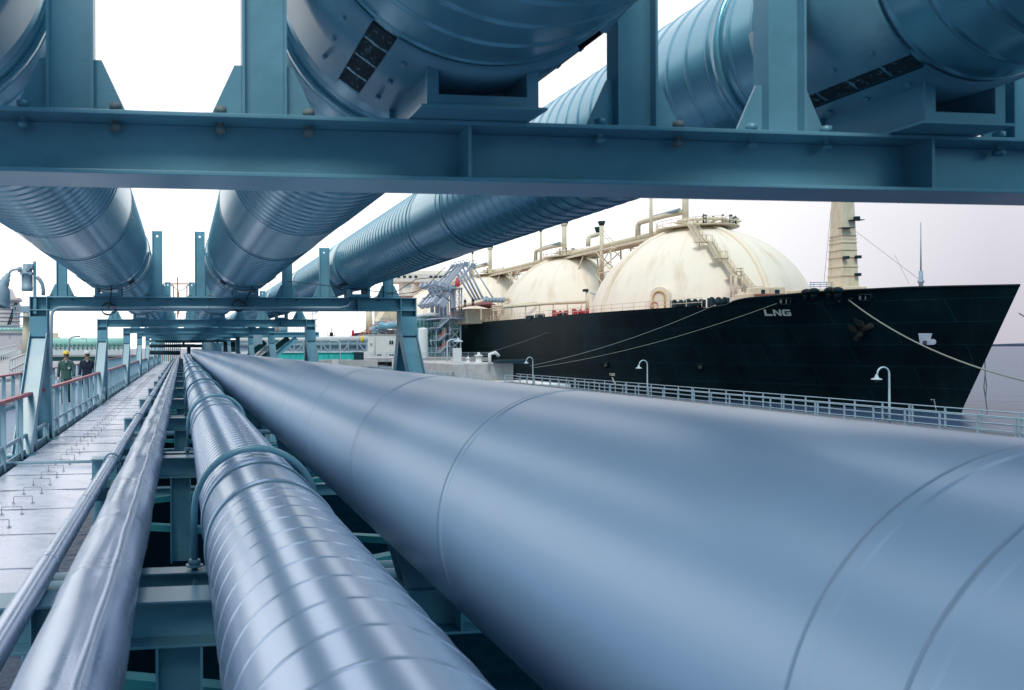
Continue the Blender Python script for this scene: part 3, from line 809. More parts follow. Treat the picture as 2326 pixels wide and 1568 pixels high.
# tanks
TY = [131, 176, 221, 266]; TR = 18.0; TZ = 2.7
def dome(Y, k):
    pr = []
    m = MB(); m.sphere((XC, Y, TZ), TR, 72, 24, z0=0, z1=1)
    m.lathe((XC, Y, -0), (0,0,1), [(4.8, TR+.02), (TZ, TR+.0)], 72) if False else None
    d = m.build('tank_dome', M['dome'], ship, origin=(XC, Y, TZ))
    for a in range(4):
        dx, dy = ((1,0),(0,1),(-1,0),(0,-1))[a]
        m = MB(); pts = [V(XC+dx*math.cos(t)*TR, Y+dy*math.cos(t)*TR, TZ+math.sin(t)*TR) for t in [PI/2*q/20 for q in range(20)]]
        m.tube(pts, .45, 8); m.build('cover_rib', M['cream'], d)
    m = MB(); m.lathe((XC, Y, TZ+TR-1.2), (0,0,1), [(0,5.6),(.5,5.2),(.9,4.6),(1.0,3.4),(2.0,3.3),(2.1,0)], 32); m.build('dome_collar', M['cream2'], d)
    return d
domes = [dome(y, k) for k, y in enumerate(TY)]
def pxtube(pts, Y, r, name, mt, par=ship, n=8):
    m = MB(); m.tube([atY(u, v, Y) for u, v in pts], r, n); return m.build(name, mt, par)
def zA(x, y): return ((1900+x/1.7046)/1.7617, (780+y/1.7046)/1.7617)
def zB(x, y): return ((2400+x/2.584)/1.7617, (780+y/2.584)/1.7617)
def zC(x, y): return ((1600+x/2.851)/1.7617, (1000+y/2.851)/1.7617)
def zD(x, y): return ((2900+x/1.5376)/1.7617, (780+y/1.5376)/1.7617)
# pipe bridge over the tanks
PXB = 88.0
m = MB(); m.tube([(PXB, 130, 20.9), (PXB, 296, 20.9)], .50, 12); m.build('cargo_pipe', M['cream2'], ship)
m = MB(); m.tube([(PXB+1.3, 126, 21.0), (PXB+1.3, 296, 21.0)], .32, 10); m.build('vapour_pipe', M['cream2'], ship)
m = MB()
for x in (PXB-1.2, PXB+2.2): m.bar((x, 128, 20.0), (x, 296, 20.0), .3, .45)
m.box(PXB-1.1, PXB+2.1, 128, 296, 20.12, 20.18); m.build('catwalk', M['cream2'], ship)
m = MB()
for x in (PXB-1.25,):
    for z in (20.9, 21.4): m.tube([(x, 134, z), (x, 296, z)], .035, 4)
    y = 134
    while y < 296: m.tube([(x, y, 20.2), (x, y, 21.4)], .035, 4); y += 3
m.build('catwalk_rail', M['cream2'], ship)
def trestle(Y):
    m = MB(); H0, H1 = 6, 19.8
    lg = [(PXB-2.4, Y-3), (PXB+3, Y-3), (PXB-2.4, Y+3), (PXB+3, Y+3)]
    for (x, y) in lg: m.tube([(x, y, 5), (PXB+.4+(x-PXB-.4)*.8, Y+(y-Y)*.6, H1)], .2, 6)
    for z0, z1 in ((5.5,10),(10,15),(15,19.6)):
        for (a, b_) in ((0,1),(1,0),(2,3),(3,2),(0,2),(2,0)):
            pa = V(lg[a][0], lg[a][1], z0); pb = V(lg[b_][0], lg[b_][1], z1); m.tube([pa, pb], .12, 5)
        m.tube([(lg[0][0], lg[0][1], z1), (lg[1][0], lg[1][1], z1)], .12, 5); m.tube([(lg[0][0], lg[0][1], z1), (lg[2][0], lg[2][1], z1)], .12, 5)
    m.build('pipe_trestle', M['cream2'], ship)
for y in (153.5, 198.5, 243.5): trestle(y)
for y in (142, 164, 187, 210, 232, 255):      # struts from the bridge to the covers
    m = MB(); m.tube([(PXB-1, y, 20), (PXB-1.5, y+2.5, 15.5)], .16, 6); m.tube([(PXB+2, y, 20), (PXB+1, y-2.5, 15.5)], .16, 6); m.build('strut', M['cream2'], ship)
# gooseneck pipes, vent masts and lamp masts on the tank tops
for k, Y in enumerate(TY[:3]):
    dy = Y-131
    m = MB(); z0 = 20.9
    m.tube([(PXB, Y+14, z0), (PXB, Y+14, z0+2.3), (PXB, Y+13.4, z0+2.9), (PXB, Y+5, z0+2.9), (PXB+1, Y+1, z0+2.9)], .48, 10); m.build('gooseneck_pipe', M['cream2'], ship)
    m = MB(); m.tube([(PXB, Y+9.5, z0+3.3), (PXB, Y+1, z0+3.3)], .28, 8); m.build('lagged_pipe', M['rail2'], ship)
    m = MB(); m.cyl((PXB+.8, Y+.5, z0), (PXB+.8, Y+.5, z0+7.6), .52, 14); m.cyl((PXB+.8, Y+.5, z0+7.0), (PXB+.8, Y+.5, z0+7.7), .55, 14, .9); mm = m.build('vent_mast', M['cream2'], ship)
    m = MB(); m.cyl((PXB+.8, Y+.5, z0+7.7), (PXB+.8, Y+.5, z0+8.0), .92, 14); m.build('vent_cap', M['dark'], mm)
    m = MB(); m.cyl((PXB-2.6, Y+5.5, z0-1), (PXB-2.6, Y+5.5, z0+7.4), .34, 10, .22); mm = m.build('lamp_mast', M['cream2'], ship)
    m = MB()
    m.cyl((PXB-2.6, Y+5.5, z0+6.4), (PXB-2.6, Y+5.5, z0+7.5), .25, 8, .5)
    for a in range(6): m.obox(V(PXB-2.6+math.cos(a*PI/3)*1.0, Y+5.5+math.sin(a*PI/3)*1.0, z0+7.9), V(.32,0,.1), V(0,.3,0), V(-.05,0,.2))
    m.build('floodlights', M['dark'], mm)
    m = MB()
    for q in range(22): m.box(PXB-2.25, PXB-1.95, Y+5.45, Y+5.55, z0-.8+q*.36, z0-.74+q*.36)
    m.build('ladder', M['cream2'], mm)
    # platform round the tank top
    m = MB(); m.lathe((XC, Y, z0-.35), (0,0,1), [(0,3.4),(0,6.6),(.15,6.6),(.15,3.4)], 28); m.build('top_platform', M['cream2'], ship)
    m = MB()
    for a in range(20):
        x, y = XC+6.5*math.cos(a*PI/10), Y+6.5*math.sin(a*PI/10); m.tube([(x, y, z0-.2), (x, y, z0+1.0)], .06, 4)
    for z in (z0+.4, z0+1.0): m.tube([(XC+6.5*math.cos(a*PI/10), Y+6.5*math.sin(a*PI/10), z) for a in range(20)], .05, 4, closed=True)
    m.build('platform_rail', M['cream2'], ship)
    m = MB(); rn = random.Random(k)
    for q in range(11):
        a = rn.uniform(-2.6, -.2); rr = rn.uniform(3.6, 6.3); x, y = XC+rr*math.cos(a), Y+rr*math.sin(a)
        m.tube([(x, y, z0-.2), (x, y, z0+rn.uniform(.6, 1.5))], .09, 6); m.sphere((x, y, z0+1.2), .2, 8, 6)
    m.build('valves', M['dark'], ship)
    m = MB()
    for q in range(5):
        a = -2.7+q*.55; m.tube([(XC+3.2*math.cos(a), Y+3.2*math.sin(a), z0+.3), (XC+6.9*math.cos(a), Y+6.9*math.sin(a), z0+.3+.1*q)], .16, 8)
    m.tube([(XC+5*math.cos(-2.8+q*.2), Y+5*math.sin(-2.8+q*.2), z0+.75) for q in range(14)], .28, 8)
    m.build('manifold_pipes', M['cream2'], ship)
    # outer-side knob
# tall vent post between the tanks
pxtube([zA(863,180), zA(863,600)], 156, .42, 'vent_post', M['cream2']); 
m = MB(); p = atY(*zA(863,180), 156); m.cyl(p, p+V(0,0,-.9), .8, 12, .45); m.build('vent_cap', M['dark'], ship)
pxtube([zA(772,350), zA(772,300), zA(785,282), zA(835,270), zA(843,255), zA(843,228)], 170, .5, 'gooseneck_vent', M['cream2'])
m = MB(); p = atY(*zA(843,220), 170); m.cyl(p, p+V(0,0,-1.2), .95, 12, .55); m.build('vent_cap', M['dark'], ship)
for a, b_ in ((zA(868,235), zA(945,320)), (zA(868,262), zA(925,330)), (zA(868,300), zA(925,298))): pxtube([a, b_], 156, .07, 'stay', M['cream2'], n=4)
# stairs down the cover of the first tank
C0 = V(XC, TY[0], TZ)
def sph_hit(u, v, rr):
    d = ray(u, v).normalized(); b_ = d.dot(C0); c = C0.dot(C0)-rr*rr; q = b_*b_-c
    return d*(b_-math.sqrt(max(q, 0)))
fl = [((930,300),(1062,488)), ((1130,480),(1232,655)), ((1270,650),(1395,830)), ((1450,830),(1610,1022))]
for i, (a, b_) in enumerate(fl):
    p = sph_hit(*zB(*a), TR+1.1); q = sph_hit(*zB(*b_), TR+1.1)
    sdv = V(-(q-p).y, (q-p).x, 0).normalized()
    m = MB(); n = 14
    for sg in (-.45, .45): m.bar(p+sdv*sg, q+sdv*sg, .10, .34)
    for k in range(n):
        c = p+(q-p)*((k+.5)/n); dh = V((q-p).x, (q-p).y, 0).normalized(); m.obox(c, sdv*.42, dh*.17, V(0,0,.04))
    sf = m.build('stair_flight', M['cream2'], ship)
    m = MB()
    for sg in (-.47, .47):
        for h in (.55, 1.05): m.tube([p+sdv*sg+V(0,0,h), q+sdv*sg+V(0,0,h)], .05, 4)
        for k in range(5): c = p+(q-p)*(k/4)+sdv*sg; m.tube([c, c+V(0,0,1.05)], .05, 4)
    m.build('stair_rail', M['cream2'], sf)
    m = MB(); c = q; m.obox(c, V(1.1,0,0), V(0,.7,0), V(0,0,.06))
    for dx in (-1, 1):
        m.tube([c+V(dx,-.6,0), c+V(dx,-.6,1.1)], .05, 4); m.tube([c+V(dx,-.6,0), C0+(c+V(dx,-.6,0)-C0).normalized()*(TR+.1)], .08, 5)
    m.tube([c+V(-1,-.6,1.1), c+V(1,-.6,1.1)], .05, 4); m.build('landing', M['cream2'], ship)
# stair tower by the dome
for a, b_ in (((1355,830),(1355,1060)), ((1400,840),(1400,1060)), ((1470,830),(1470,1000)), ((1360,985),(1415,1060)), ((1395,958),(1470,958)), ((1355,838),(1470,830)), ((1410,755),(1410,830)), ((1462,755),(1462,830)), ((1410,758),(1462,758)), ((1410,790),(1462,790))):
    pxtube([zB(*a), zB(*b_)], 112.5, .12 if a[0] != 1400 else .28, 'stair_tower_post', M['cream2'], n=6)
# doorway with hood at the foot of the cover
m = MB(); p0 = sph_hit(*zB(625,1170), TR+.2)
dv = (V(p0.x, p0.y, 0)-V(C0.x, C0.y, 0)).normalized(); tv = V(-dv.y, dv.x, 0)
def arch(w, h, d0, d1, zb):
    pts = [(-w,0),(w,0)]+[(w*math.cos(PI*q/10), h+w*math.sin(PI*q/10)) for q in range(11)]
    return [p0+dv*d0+tv*x+V(0,0,z+zb) for x, z in pts], dv*(d1-d0)
m.prism(*arch(1.5, 3.4, -1.6, .5, -1.5)); m.build('entrance_hood', M['cream'], ship)
m = MB(); m.tube([p0+dv*.62+tv*x+V(0,0,z-1.2) for x, z in [(-.9,0),(-.9,3)]+[(.9*math.cos(PI*(1-q/8)), 3+.9*math.sin(PI*q/8)) for q in range(9)]+[(.9,0)]], .14, 6); m.build('door_frame', mat('ochre_paint', (.55,.36,.14)), ship)
# deck edge: stanchion rail, winches, lockers, pipes
m = MB()
y = 104
pts1 = []; 
while y < 300:
    x = side_x(y, 5.5)+.25; m.tube([(x, y, 5.5), (x, y, 6.75)], .05, 4)
    pts1.append((x, y, 0)); y += 2.6
for z in (6.1, 6.75): m.tube([(p[0], p[1], z) for p in pts1], .04, 4)
m.build('deck_rail', M['cream2'], ship)
def deckbox(u0, u1, vt, vb, Y, name, mt, dep=2.5):
    a = atY(u0, vb, Y); b_ = atY(u1, vt, Y); m = MB(); m.box(a.x, b_.x, Y, Y+dep, a.z, b_.z); return m.build(name, mt, ship, bevel=.12)
def winch(u, v, Y, par=ship, r=.75, mt='dark'):
    c = atY(u, v, Y); m = MB()
    m.cyl(c+V(-1.0,0,0), c+V(1.0,0,0), r*.6, 12)
    for x in (-1.05, 0, 1.0): m.cyl(c+V(x-.07,0,0), c+V(x+.07,0,0), r, 14)
    m.box(c.x-1.4, c.x-1.1, c.y-.5, c.y+.5, c.z-1.0, c.z+.6); m.box(c.x+1.1, c.x+1.4, c.y-.5, c.y+.5, c.z-1.0, c.z+.6)
    m.box(c.x-1.5, c.x+1.5, c.y-.7, c.y+.7, c.z-1.2, c.z-1.0)
    m.build('mooring_winch', M[mt], par)
winch(1546, 692, 112); winch(1578, 690, 110); winch(1631, 686, 107.5)
deckbox(1205, 1213, 716, 727, 150, 'deck_locker', M['dark']); deckbox(1227, 1238, 712, 724, 147, 'deck_locker', M['dark']); 
winch(1272, 712, 142, mt='red', r=.6); winch(1318, 709, 136, mt='red', r=.6); deckbox(1275, 1287, 711, 721, 141, 'deck_locker', M['dark'])
# forecastle houses and gear
deckbox(1728, 1749, 651.5, 668, 100.5, 'ventilator', M['cream2'], 3); deckbox(1759, 1783, 651, 668, 99.5, 'ventilator', M['cream2'], 3)
m = MB(); a = atY(1729, 667, 100.4); b_ = atY(1736, 658, 100.4); m.box(a.x, b_.x, 100.3, 100.45, a.z, b_.z); m.build('ventilator_opening', M['dark'], ship)
m = MB(); a = atY(1760, 667, 99.4); b_ = atY(1769, 658, 99.4); m.box(a.x, b_.x, 99.3, 99.45, a.z, b_.z); m.build('ventilator_opening', M['dark'], ship)
deckbox(1700, 1810, 666, 682, 102, 'deck_house', M['cream2'], 3)
deckbox(1839, 1980, 656, 671, 98, 'deck_house', M['cream2'], 5); deckbox(1925, 1969, 650, 662, 97.2, 'deck_house', M['cream2'], 3)
deckbox(1969, 2035, 655, 662, 90, 'deck_house', M['cream2'], 3)
m = MB()
for u in (1841, 1848, 1862, 1876, 1888): m.tube([atY(u, 656, 98), atY(u, 642, 98)], .05, 4)
for v in (641.5, 646, 651): m.tube([atY(1838, v, 98), atY(1893, v-.8, 98)], .05, 4)
m.build('forecastle_rail', M['rail2'], ship)
for (u, v, Y) in ((1832, 661, 90), (1848, 659, 89), (1884, 657, 87), (1902, 657, 86)):
    c = atY(u, v, Y); m = MB(); m.sphere(c+V(0,0,-.15), .55, 12, 8, sc=(1.2,1,.8)); m.cyl(c+V(0,0,-1.2), c+V(0,0,0), .35, 10); m.build('bollard', M['hull'], ship)
# foremast
c = atY(1914, 672, 99.6); m = MB()
pr = [(0,1.30),(3,1.22),(3.02,1.28),(3.12,1.28),(3.14,1.2),(8,1.08),(8.02,1.14),(8.12,1.14),(8.14,1.06),(13,.92),(20,.70),(24,.6)]
vs = []; fs = []
for i, (h, w) in enumerate(pr):
    for sx, sy in ((-1,-1),(1,-1),(1,1),(-1,1)): vs.append(c+V(sx*w, sy*w, h-.3))
for i in range(len(pr)-1):
    for k in range(4): fs.append((i*4+k, i*4+(k+1)%4, (i+1)*4+(k+1)%4, (i+1)*4+k))
m.add(vs, fs)
m.build('foremast', M['cream2'], ship)
for h in (1.2, 2.6, 3.9, 5.2, 6.2, 7.2, 8.2):
    w = 1.30-h*.028; m = MB(); m.box(c.x-w-.12, c.x+w+.12, c.y-w-.12, c.y+w+.12, c.z+h, c.z+h+.05); m.build('mast_ledge', M['cream2'], ship)
for (h, dx) in ((9.1, -.75), (10.2, .75)):
    m = MB(); m.box(c.x+dx-.85, c.x+dx+.85, c.y-1.9, c.y-.9, c.z+h, c.z+h+.08); m.build('mast_platform', M['dark'], ship)
for (h, dx) in ((10.3,.7),(2.6,.85),(4.9,-.9),(5.0,.9)):
    m = MB(); m.box(c.x+dx-.3, c.x+dx+.3, c.y-1.8, c.y-1.3, c.z+h, c.z+h+.4); m.build('mast_lamp', M['dark'], ship)
# light mast near the bow
a = atY(2091, 656, 88); m = MB(); m.cyl(a, a+V(0,0,2.2), .22, 8); m.cyl(a+V(0,0,2), a+V(0,0,8.2), .09, 6, .05); m.sphere(a+V(0,0,.9), .35, 8, 6); m.build('jack_staff', M['rail2'], ship)
m = MB(); top = atY(1936, 520, 99.6); 
m.tube([top, a+V(0,0,1)], .025, 4); m.tube([atY(2031, 578, 92), atY(2064, 644, 92)], .02, 4); m.tube([atY(1888, 462, 105), atY(1871, 640, 105)], .03, 4); m.build('stays', M['ropedark'], ship)
# midships manifold deck
deckbox(1060, 1130, 701, 735, 176, 'manifold_house', M['cream2'], 10)
m = MB(); a = atY(1048, 694, 172); b_ = atY(1128, 680, 172)
m.prism([atY(1046, 697, 172), atY(1107, 684, 172), atY(1140, 697, 172), atY(1112, 690, 172)], (0, 8, 0)); m.build('canopy', M['deckred'], ship)
for (a, b_) in (((1065,640),(1065,800)), ((1120,600),(1165,790)), ((1160,600),(1210,790)), ((925,660),(925,800)), ((1240,640),(1225,790))):
    pxtube([zC(*a), zC(*b_)], 171, .14, 'manifold_post', M['cream2'], n=5)
for v_ in (640, 662, 690): pxtube([zC(1045, v_), zC(1170, v_-3)], 171, .16, 'manifold_pipe', M['cream2'], n=6)
for q in range(7):
    pxtube([zC(960+q*36, 600), zC(968+q*36, 545)], 173, .35, 'manifold_flange', M['rail2'], n=8)
pxtube([zC(705, 640), zC(960, 580), zC(1240, 560)], 174, .45, 'manifold_header', M['cream2'], n=8)
pxtube([zC(1175, 640), zC(1560, 605)], 165, .3, 'deck_line', M['cream2'])
pxtube([zA(190,765), zA(500,740), zA(750,730)], 150, .3, 'deck_line', M['cream2'])
for q in range(6): pxtube([zA(250+q*95, 748), zA(250+q*95, 830)], 150, .14, 'line_support', M['cream2'], n=5)
deckbox(1183, 1196, 666, 700, 196, 'turret_base', M['white'], 5); 
m = MB(); p = atY(1190, 652, 198); m.cyl(p, p+V(0,0,-2.6), 2.2, 16); m.build('monitor', M['red'], ship); m = MB(); p = atY(1191, 668, 198); m.cyl(p+V(0,0,.7), p+V(0,0,-3.4), 3.6, 16); m.build('monitor_platform', M['white'], ship)
m = MB(); p = atY(1174, 680, 196); m.cyl(p+V(0,0,1.5), p+V(0,0,-2), .7, 10); m.build('foam_monitor', M['red'], ship)
pxtube([zA(767,650), zA(767,790)], 140, .35, 'davit', M['cream2']); deckbox(1328, 1337, 656, 662, 139.5, 'davit_head', M['dark'], 1); pxtube([zA(785,665), zA(890,710), zA(890,800)], 140, .12, 'davit_arm', M['rail2'])
m = MB(); p = hull_hit(1475, 706); c = atY(*zA(1222,758), 117); m.tube([c+V(math.cos(a*PI/6)*.6, 0, math.sin(a*PI/6)*.6) for a in range(12)], .13, 6, closed=True); m.build('lifebuoy', M['orange'], ship)
# superstructure aft with bridge
YB = 302
deckbox(893, 1062, 622, 640, YB, 'bridge', M['bridge'], 12)
for k in range(9):
    u = 902+k*13 if k < 4 else 975+(k-4)*11
    m = MB(); a = atY(u, 631, YB); b_ = atY(u+6.5, 626, YB); m.box(a.x, b_.x, YB-.15, YB+.05, a.z, b_.z); m.build('window', M['glass'], ship)
deckbox(915, 935, 640, 668, YB+2, 'wing_support', M['bridge'], 6); deckbox(880, 1062, 668, 672, YB-1, 'wing_deck', M['bridge'], 12); deckbox(893, 1062, 615.5, 622, YB+4, 'bridge_roof', M['bridge'], 8)
deckbox(955, 1066, 640, 668, YB+4, 'upper_house', M['bridge'], 12); deckbox(930, 1120, 672, 745, YB+4, 'deck_house', M['cream2'], 25)
deckbox(870, 896, 668, 740, YB+30, 'funnel', M['cream2'], 16)

# mooring lines
def rope(a, b_, sag, r, label, mt, n=24):
    a = Vector(a); b_ = Vector(b_); pts = [a+(b_-a)*(i/n)-V(0,0,sag*4*(i/n)*(1-i/n)) for i in range(n+1)]
    m = MB(); m.tube(pts, r, 6); o = m.build('mooring_line', mt, None); tag(o, label, 'mooring line', 'mooring lines of the ship')
DOLT = -2.35
rope(hull_hit(1769, 689)+V(-.3,0,0), atZ(1206, 836, DOLT-.9), 1.0, .032, 'thin mooring line from the hull opening above the letters down to the quay', M['rope'])
rope(hull_hit(1630, 700)+V(-.3,0,.5), atZ(1203, 831, DOLT-.4), .8, .032, 'thin mooring line from the dark winches at the deck edge down to the quay', M['rope'])
rope(hull_hit(1250, 760)+V(-.3,0,.5), V(44.5, 122, DOLT+.4), .3, .035, 'faint mooring line running aft of the concrete dolphin block', M['ropedark'])
q = hull_hit(1931, 682)+V(-.4,-.2,0); e = atX(2420, 885, 66)
rope(q, e, 1.5, .075, 'thick pale mooring rope sweeping from the bow down to the right', M['rope'])
e = atY(2620, 888, 70); rope(hull_hit(2283, 712)+V(.5,-1,0), e, .2, .07, 'mooring rope leading right from the very tip of the bow', M['rope'])
m = MB(); a = atY(2237, 800, 84); 
m.tube([atY(2236, 805, 84), atY(2237, 850, 84), atY(2234, 880, 84), atY(2238, 905, 84), atY(2243, 945, 84)], .05, 5); m.tube([atY(2237, 850, 84), atY(2240, 875, 84), atY(2238, 905, 84)], .05, 5)
tag(m.build('hanging_rope', M['ropedark']), 'slack rope hanging to the water in front of the bow', 'rope')
# ------------------------------------------------------------------ gangway on the right
GZ = -4.6
M['greywalk'] = mat('dark_pier_grating', (.035, .055, .075), rough=.7, var=.25, scale=2)
m = MB(); m.box(39.0, 42.4, 20, 99, GZ-.25, GZ); tag(m.build('pier_walkway', M['greywalk']), kind='structure')
m = MB(); m.box(36, 47, 92, 104.3, GZ-.6, GZ-.05); m.box(33, 36.5, 104.31, 164.9, GZ-.6, GZ-.05); tag(m.build('pier_platform', M['white']), kind='structure')
for y in range(26, 99, 12):
    for x in (39.8, 41.6): pass
def g_rail(x, y0, y1, label, z=GZ, sp=2.0, dbl=6, xe=None, mt='rail2'):
    xe = x if xe is None else xe
    t = thing('railing', (x, y0, z), label, 'railing', 'tubular railings of the pier'); y = y0; n = 0
    L_ = y1-y0; X = lambda yy: x+(xe-x)*(yy-y0)/L_
    for h in (.42, .76, 1.1):
        m = MB(); m.cyl((X(y0), y0, z+h), (X(y1), y1, z+h), .028 if h < 1 else .034, 6); m.build('rail', M[mt], t)
    i = 0
    while y <= y1 and i < 98:
        m = MB(); m.box(X(y)-.03, X(y)+.03, y-.045, y+.045, z-.1, z+1.13); m.build('post', M[mt], t)
        if n % dbl == 0: m = MB(); m.box(X(y)-.03, X(y)+.03, y+.15, y+.24, z-.1, z+1.13); m.build('post', M[mt], t); i += 1
        y += sp; n += 1; i += 1
    return t
g_rail(39.15, 21, 93, 'three bar railing on the near side of the pier walkway')
g_rail(42.25, 21.6, 97, 'three bar railing on the far side of the pier walkway, next to the ship', dbl=5)
g_rail(33.2, 93, 163, 'railing along the near edge of the pale pier platform')
for i, y in enumerate(range(26, 96, 14)):
    t = thing('pier_pile_bent', (40.7, y, WZ), '%s pile bent holding up the pier walkway' % ordn(i), 'pile bent', 'pile bents under the pier walkway')
    for x in (39.7, 41.8): m = MB(); m.cyl((x, y, WZ-1), (x, y, GZ-.26), .3, 12); m.build('pile', M['concrete'], t)
def gooselamp(X, Y, i, z=GZ, h=3.3, rr=.38, big=False):
    t = thing('lamp_post', (X, Y, z), ['white swan neck lamp post on the pier in front of the bow', 'white swan neck lamp post in front of the middle of the black hull', 'white swan neck lamp post beside the concrete dolphin block', 'tall pale lamp post standing before the jetty stair tower'][i], 'lamp post', 'swan neck lamps on the pier')
    pts = [(X, Y, z), (X, Y, z+1.2), (X, Y, z+h-rr)]
    for q in range(1, 11): a = PI*q/11; pts.append((X-rr+rr*math.cos(a), Y, z+h-rr+rr*math.sin(a)))
    pts.append((X-2*rr-.04, Y, z+h-rr-.14))
    m = MB(); m.tube(pts, [.065, .06]+[.045]*(len(pts)-2), 10); m.build('pole', M['lamp'], t)
    c = V(X-2*rr-.05, Y, z+h-rr-.14); m = MB()
    m.lathe(c, (0,0,-1), [(-.12,.04),(0,.09),(.08,.10),(.16,.26),(.19,.27)], 16); m.build('lamp_shade', M['lamp'], t)
    m = MB(); m.sphere(c+V(0,0,-.20), .14, 12, 6); m.build('bulb_cover', M['glass'], t)
gooselamp(40.75, 41.6, 0); gooselamp(41.2, 66.5, 1); gooselamp(41.2, 89.8, 2)
# tall lamp by the stair tower
t = thing('lamp_post', (40, 133, GZ), 'tall pale lamp post with a level arm before the jetty stair tower', 'lamp post')
p = atY(*zC(537, 1500), 118); q = atY(*zC(540, 1060), 118); 
m = MB(); m.tube([V(p.x, 118, GZ), q, atY(*zC(548,1040), 118), atY(*zC(575,1025),118), atY(*zC(650,1018),118)], .12, 8); m.build('pole', M['lamp'], t)
m = MB(); c = atY(*zC(662, 1022), 118); m.lathe(c, (0,0,-1), [(-.3,.1),(0,.2),(.2,.7),(.35,.75)], 14); m.build('lamp_shade', M['lamp'], t)
# concrete dolphin block
m = MB(); a = atZ(1190, 829, DOLT)
m.box(36.7, 45.2, 104.5, 130, DOLT-2.6, DOLT); o = m.build('mooring_dolphin', M['concrete'], None, bevel=.15); tag(o, 'pale concrete dolphin block with stained sides between the railings and the hull', 'dolphin block')
for k, y in enumerate((107, 117, 127)):
    t = thing('pile_group', (41, y, WZ), '%s row of round piles under the concrete dolphin' % ordn(k), 'piles', 'piles under the dolphin block')
    for x in (38, 41, 44): m = MB(); m.cyl((x, y, WZ-1), (x, y, DOLT-2.61), .55, 14); m.build('pile', M['concrete'], t)
def onD(u, v): return atZ(u, v, DOLT)
def bollard(u, v, s, label):
    c = onD(u, v); t = thing('bollard', c, label, 'bollard')
    m = MB(); m.lathe(c, (0,0,1), [(0,.9*s),(.15*s,.9*s),(.3*s,.55*s),(1.2*s,.5*s),(1.35*s,.8*s),(1.5*s,.8*s),(1.6*s,.3*s),(2.0*s,.25*s),(2.05*s,0)], 18); m.build('body', M['white'], t)
bollard(1087, 825, .75, 'white capped bollard on the concrete dolphin block')
bollard(1063, 824, .45, 'low pale mooring post left of the capped bollard on the dolphin')
c = onD(1112, 826); t = thing('mooring_hook', c, 'grey quick release mooring hook on the dolphin block', 'mooring hook'); m = MB(); m.tube([c, c+V(0,0,1.3), c+V(.8,0,1.5), c+V(1.3,0,1.0)], .25, 8); m.build('hook', M['white'], t)
m = MB(); m.box(c.x+.8, c.x+5.2, c.y-.8, c.y+.8, DOLT+.01, DOLT+.5); m.build('hook_base', M['dark'], t)
for i, (u, v) in enumerate(((1038, 823),)):
    c = onD(u, v); o = MB(); o.box(c.x-.55, c.x+.55, c.y-.4, c.y+.4, DOLT, DOLT+2.1); tag(o.build('control_cabinet', M['white'], None, bevel=.05), 'tall white cabinet at the foot of the loading tower', 'cabinet')
# equipment and white buoys behind the rails
c = atZ(1025, 868, GZ-.05)
for i, (x, y, w, h, lab) in enumerate(((655, 1435, 45, 120, 'square white concrete post standing behind the pier railing'), (745, 1465, 60, 100, 'short white capped bollard behind the pier railing'))):
    p = atZ(*zC(x, y), GZ-.05); s_ = p.length/FPX/2.851/1.7617*1.0
    m = MB()
    if i == 0: m.box(p.x-.7, p.x+.7, p.y-.5, p.y+.5, GZ, GZ+2.2)
    else: m.lathe((p.x, p.y, GZ), (0,0,1), [(0,.62),(1.1,.62),(1.2,.5),(1.5,.42),(1.55,.22),(1.8,.22),(1.85,0)], 16)
    tag(m.build('bollard', M['white'], None), lab, 'bollard')
t = thing('railing', (40, 100, GZ), 'low maze of thin railings between the big pipe and the dolphin block', 'railing')
for (xa, ya, xb, yb) in ((33.4, 104, 36.4, 104), (36.4, 104, 36.4, 162), (33.4, 116, 36.4, 116), (33.4, 132, 36.4, 132), (34.8, 106, 34.8, 158), (36.6, 94, 36.6, 104)):
    for h in (.4, .75, 1.1): m = MB(); m.cyl((xa, ya, GZ+h), (xb, yb, GZ+h), .035, 5); m.build('rail', M['rail2'], t)
    n = int(max(abs(xb-xa), abs(yb-ya))/2.2)
    for k in range(n+1):
        m = MB(); x = xa+(xb-xa)*k/n; y = ya+(yb-ya)*k/n; m.box(x-.04, x+.04, y-.04, y+.04, GZ, GZ+1.12); m.build('post', M['rail2'], t)
# jetty head platform
JZ = -2.4
m = MB(); m.box(34, 66, 165, 232, JZ-.8, JZ); tag(m.build('jetty_head', M['concrete']), kind='structure')
for k in range(5):
    t = thing('pile_group', (50, 168+k*14, WZ), '%s row of piles under the jetty head' % ordn(k), 'piles', 'piles under the jetty head')
    for x in (36, 44, 52, 60, 65): m = MB(); m.cyl((x, 168+k*14, WZ-1), (x, 168+k*14, JZ-.81), .5, 10); m.build('pile', M['concrete'], t)
g_rail(34.3, 166, 230, 'railing along the left edge of the jetty head', z=JZ)
t = thing('railing', (50, 165.3, JZ), 'railing along the front edge of the jetty head', 'railing')
for h in (.4, .75, 1.1): m = MB(); m.cyl((34.3, 165.3, JZ+h), (65.8, 165.3, JZ+h), .04, 5); m.build('rail', M['rail2'], t)
for k in range(22): m = MB(); m.box(34.3+k*1.5-.04, 34.3+k*1.5+.04, 165.26, 165.34, JZ, JZ+1.13); m.build('post', M['rail2'], t)
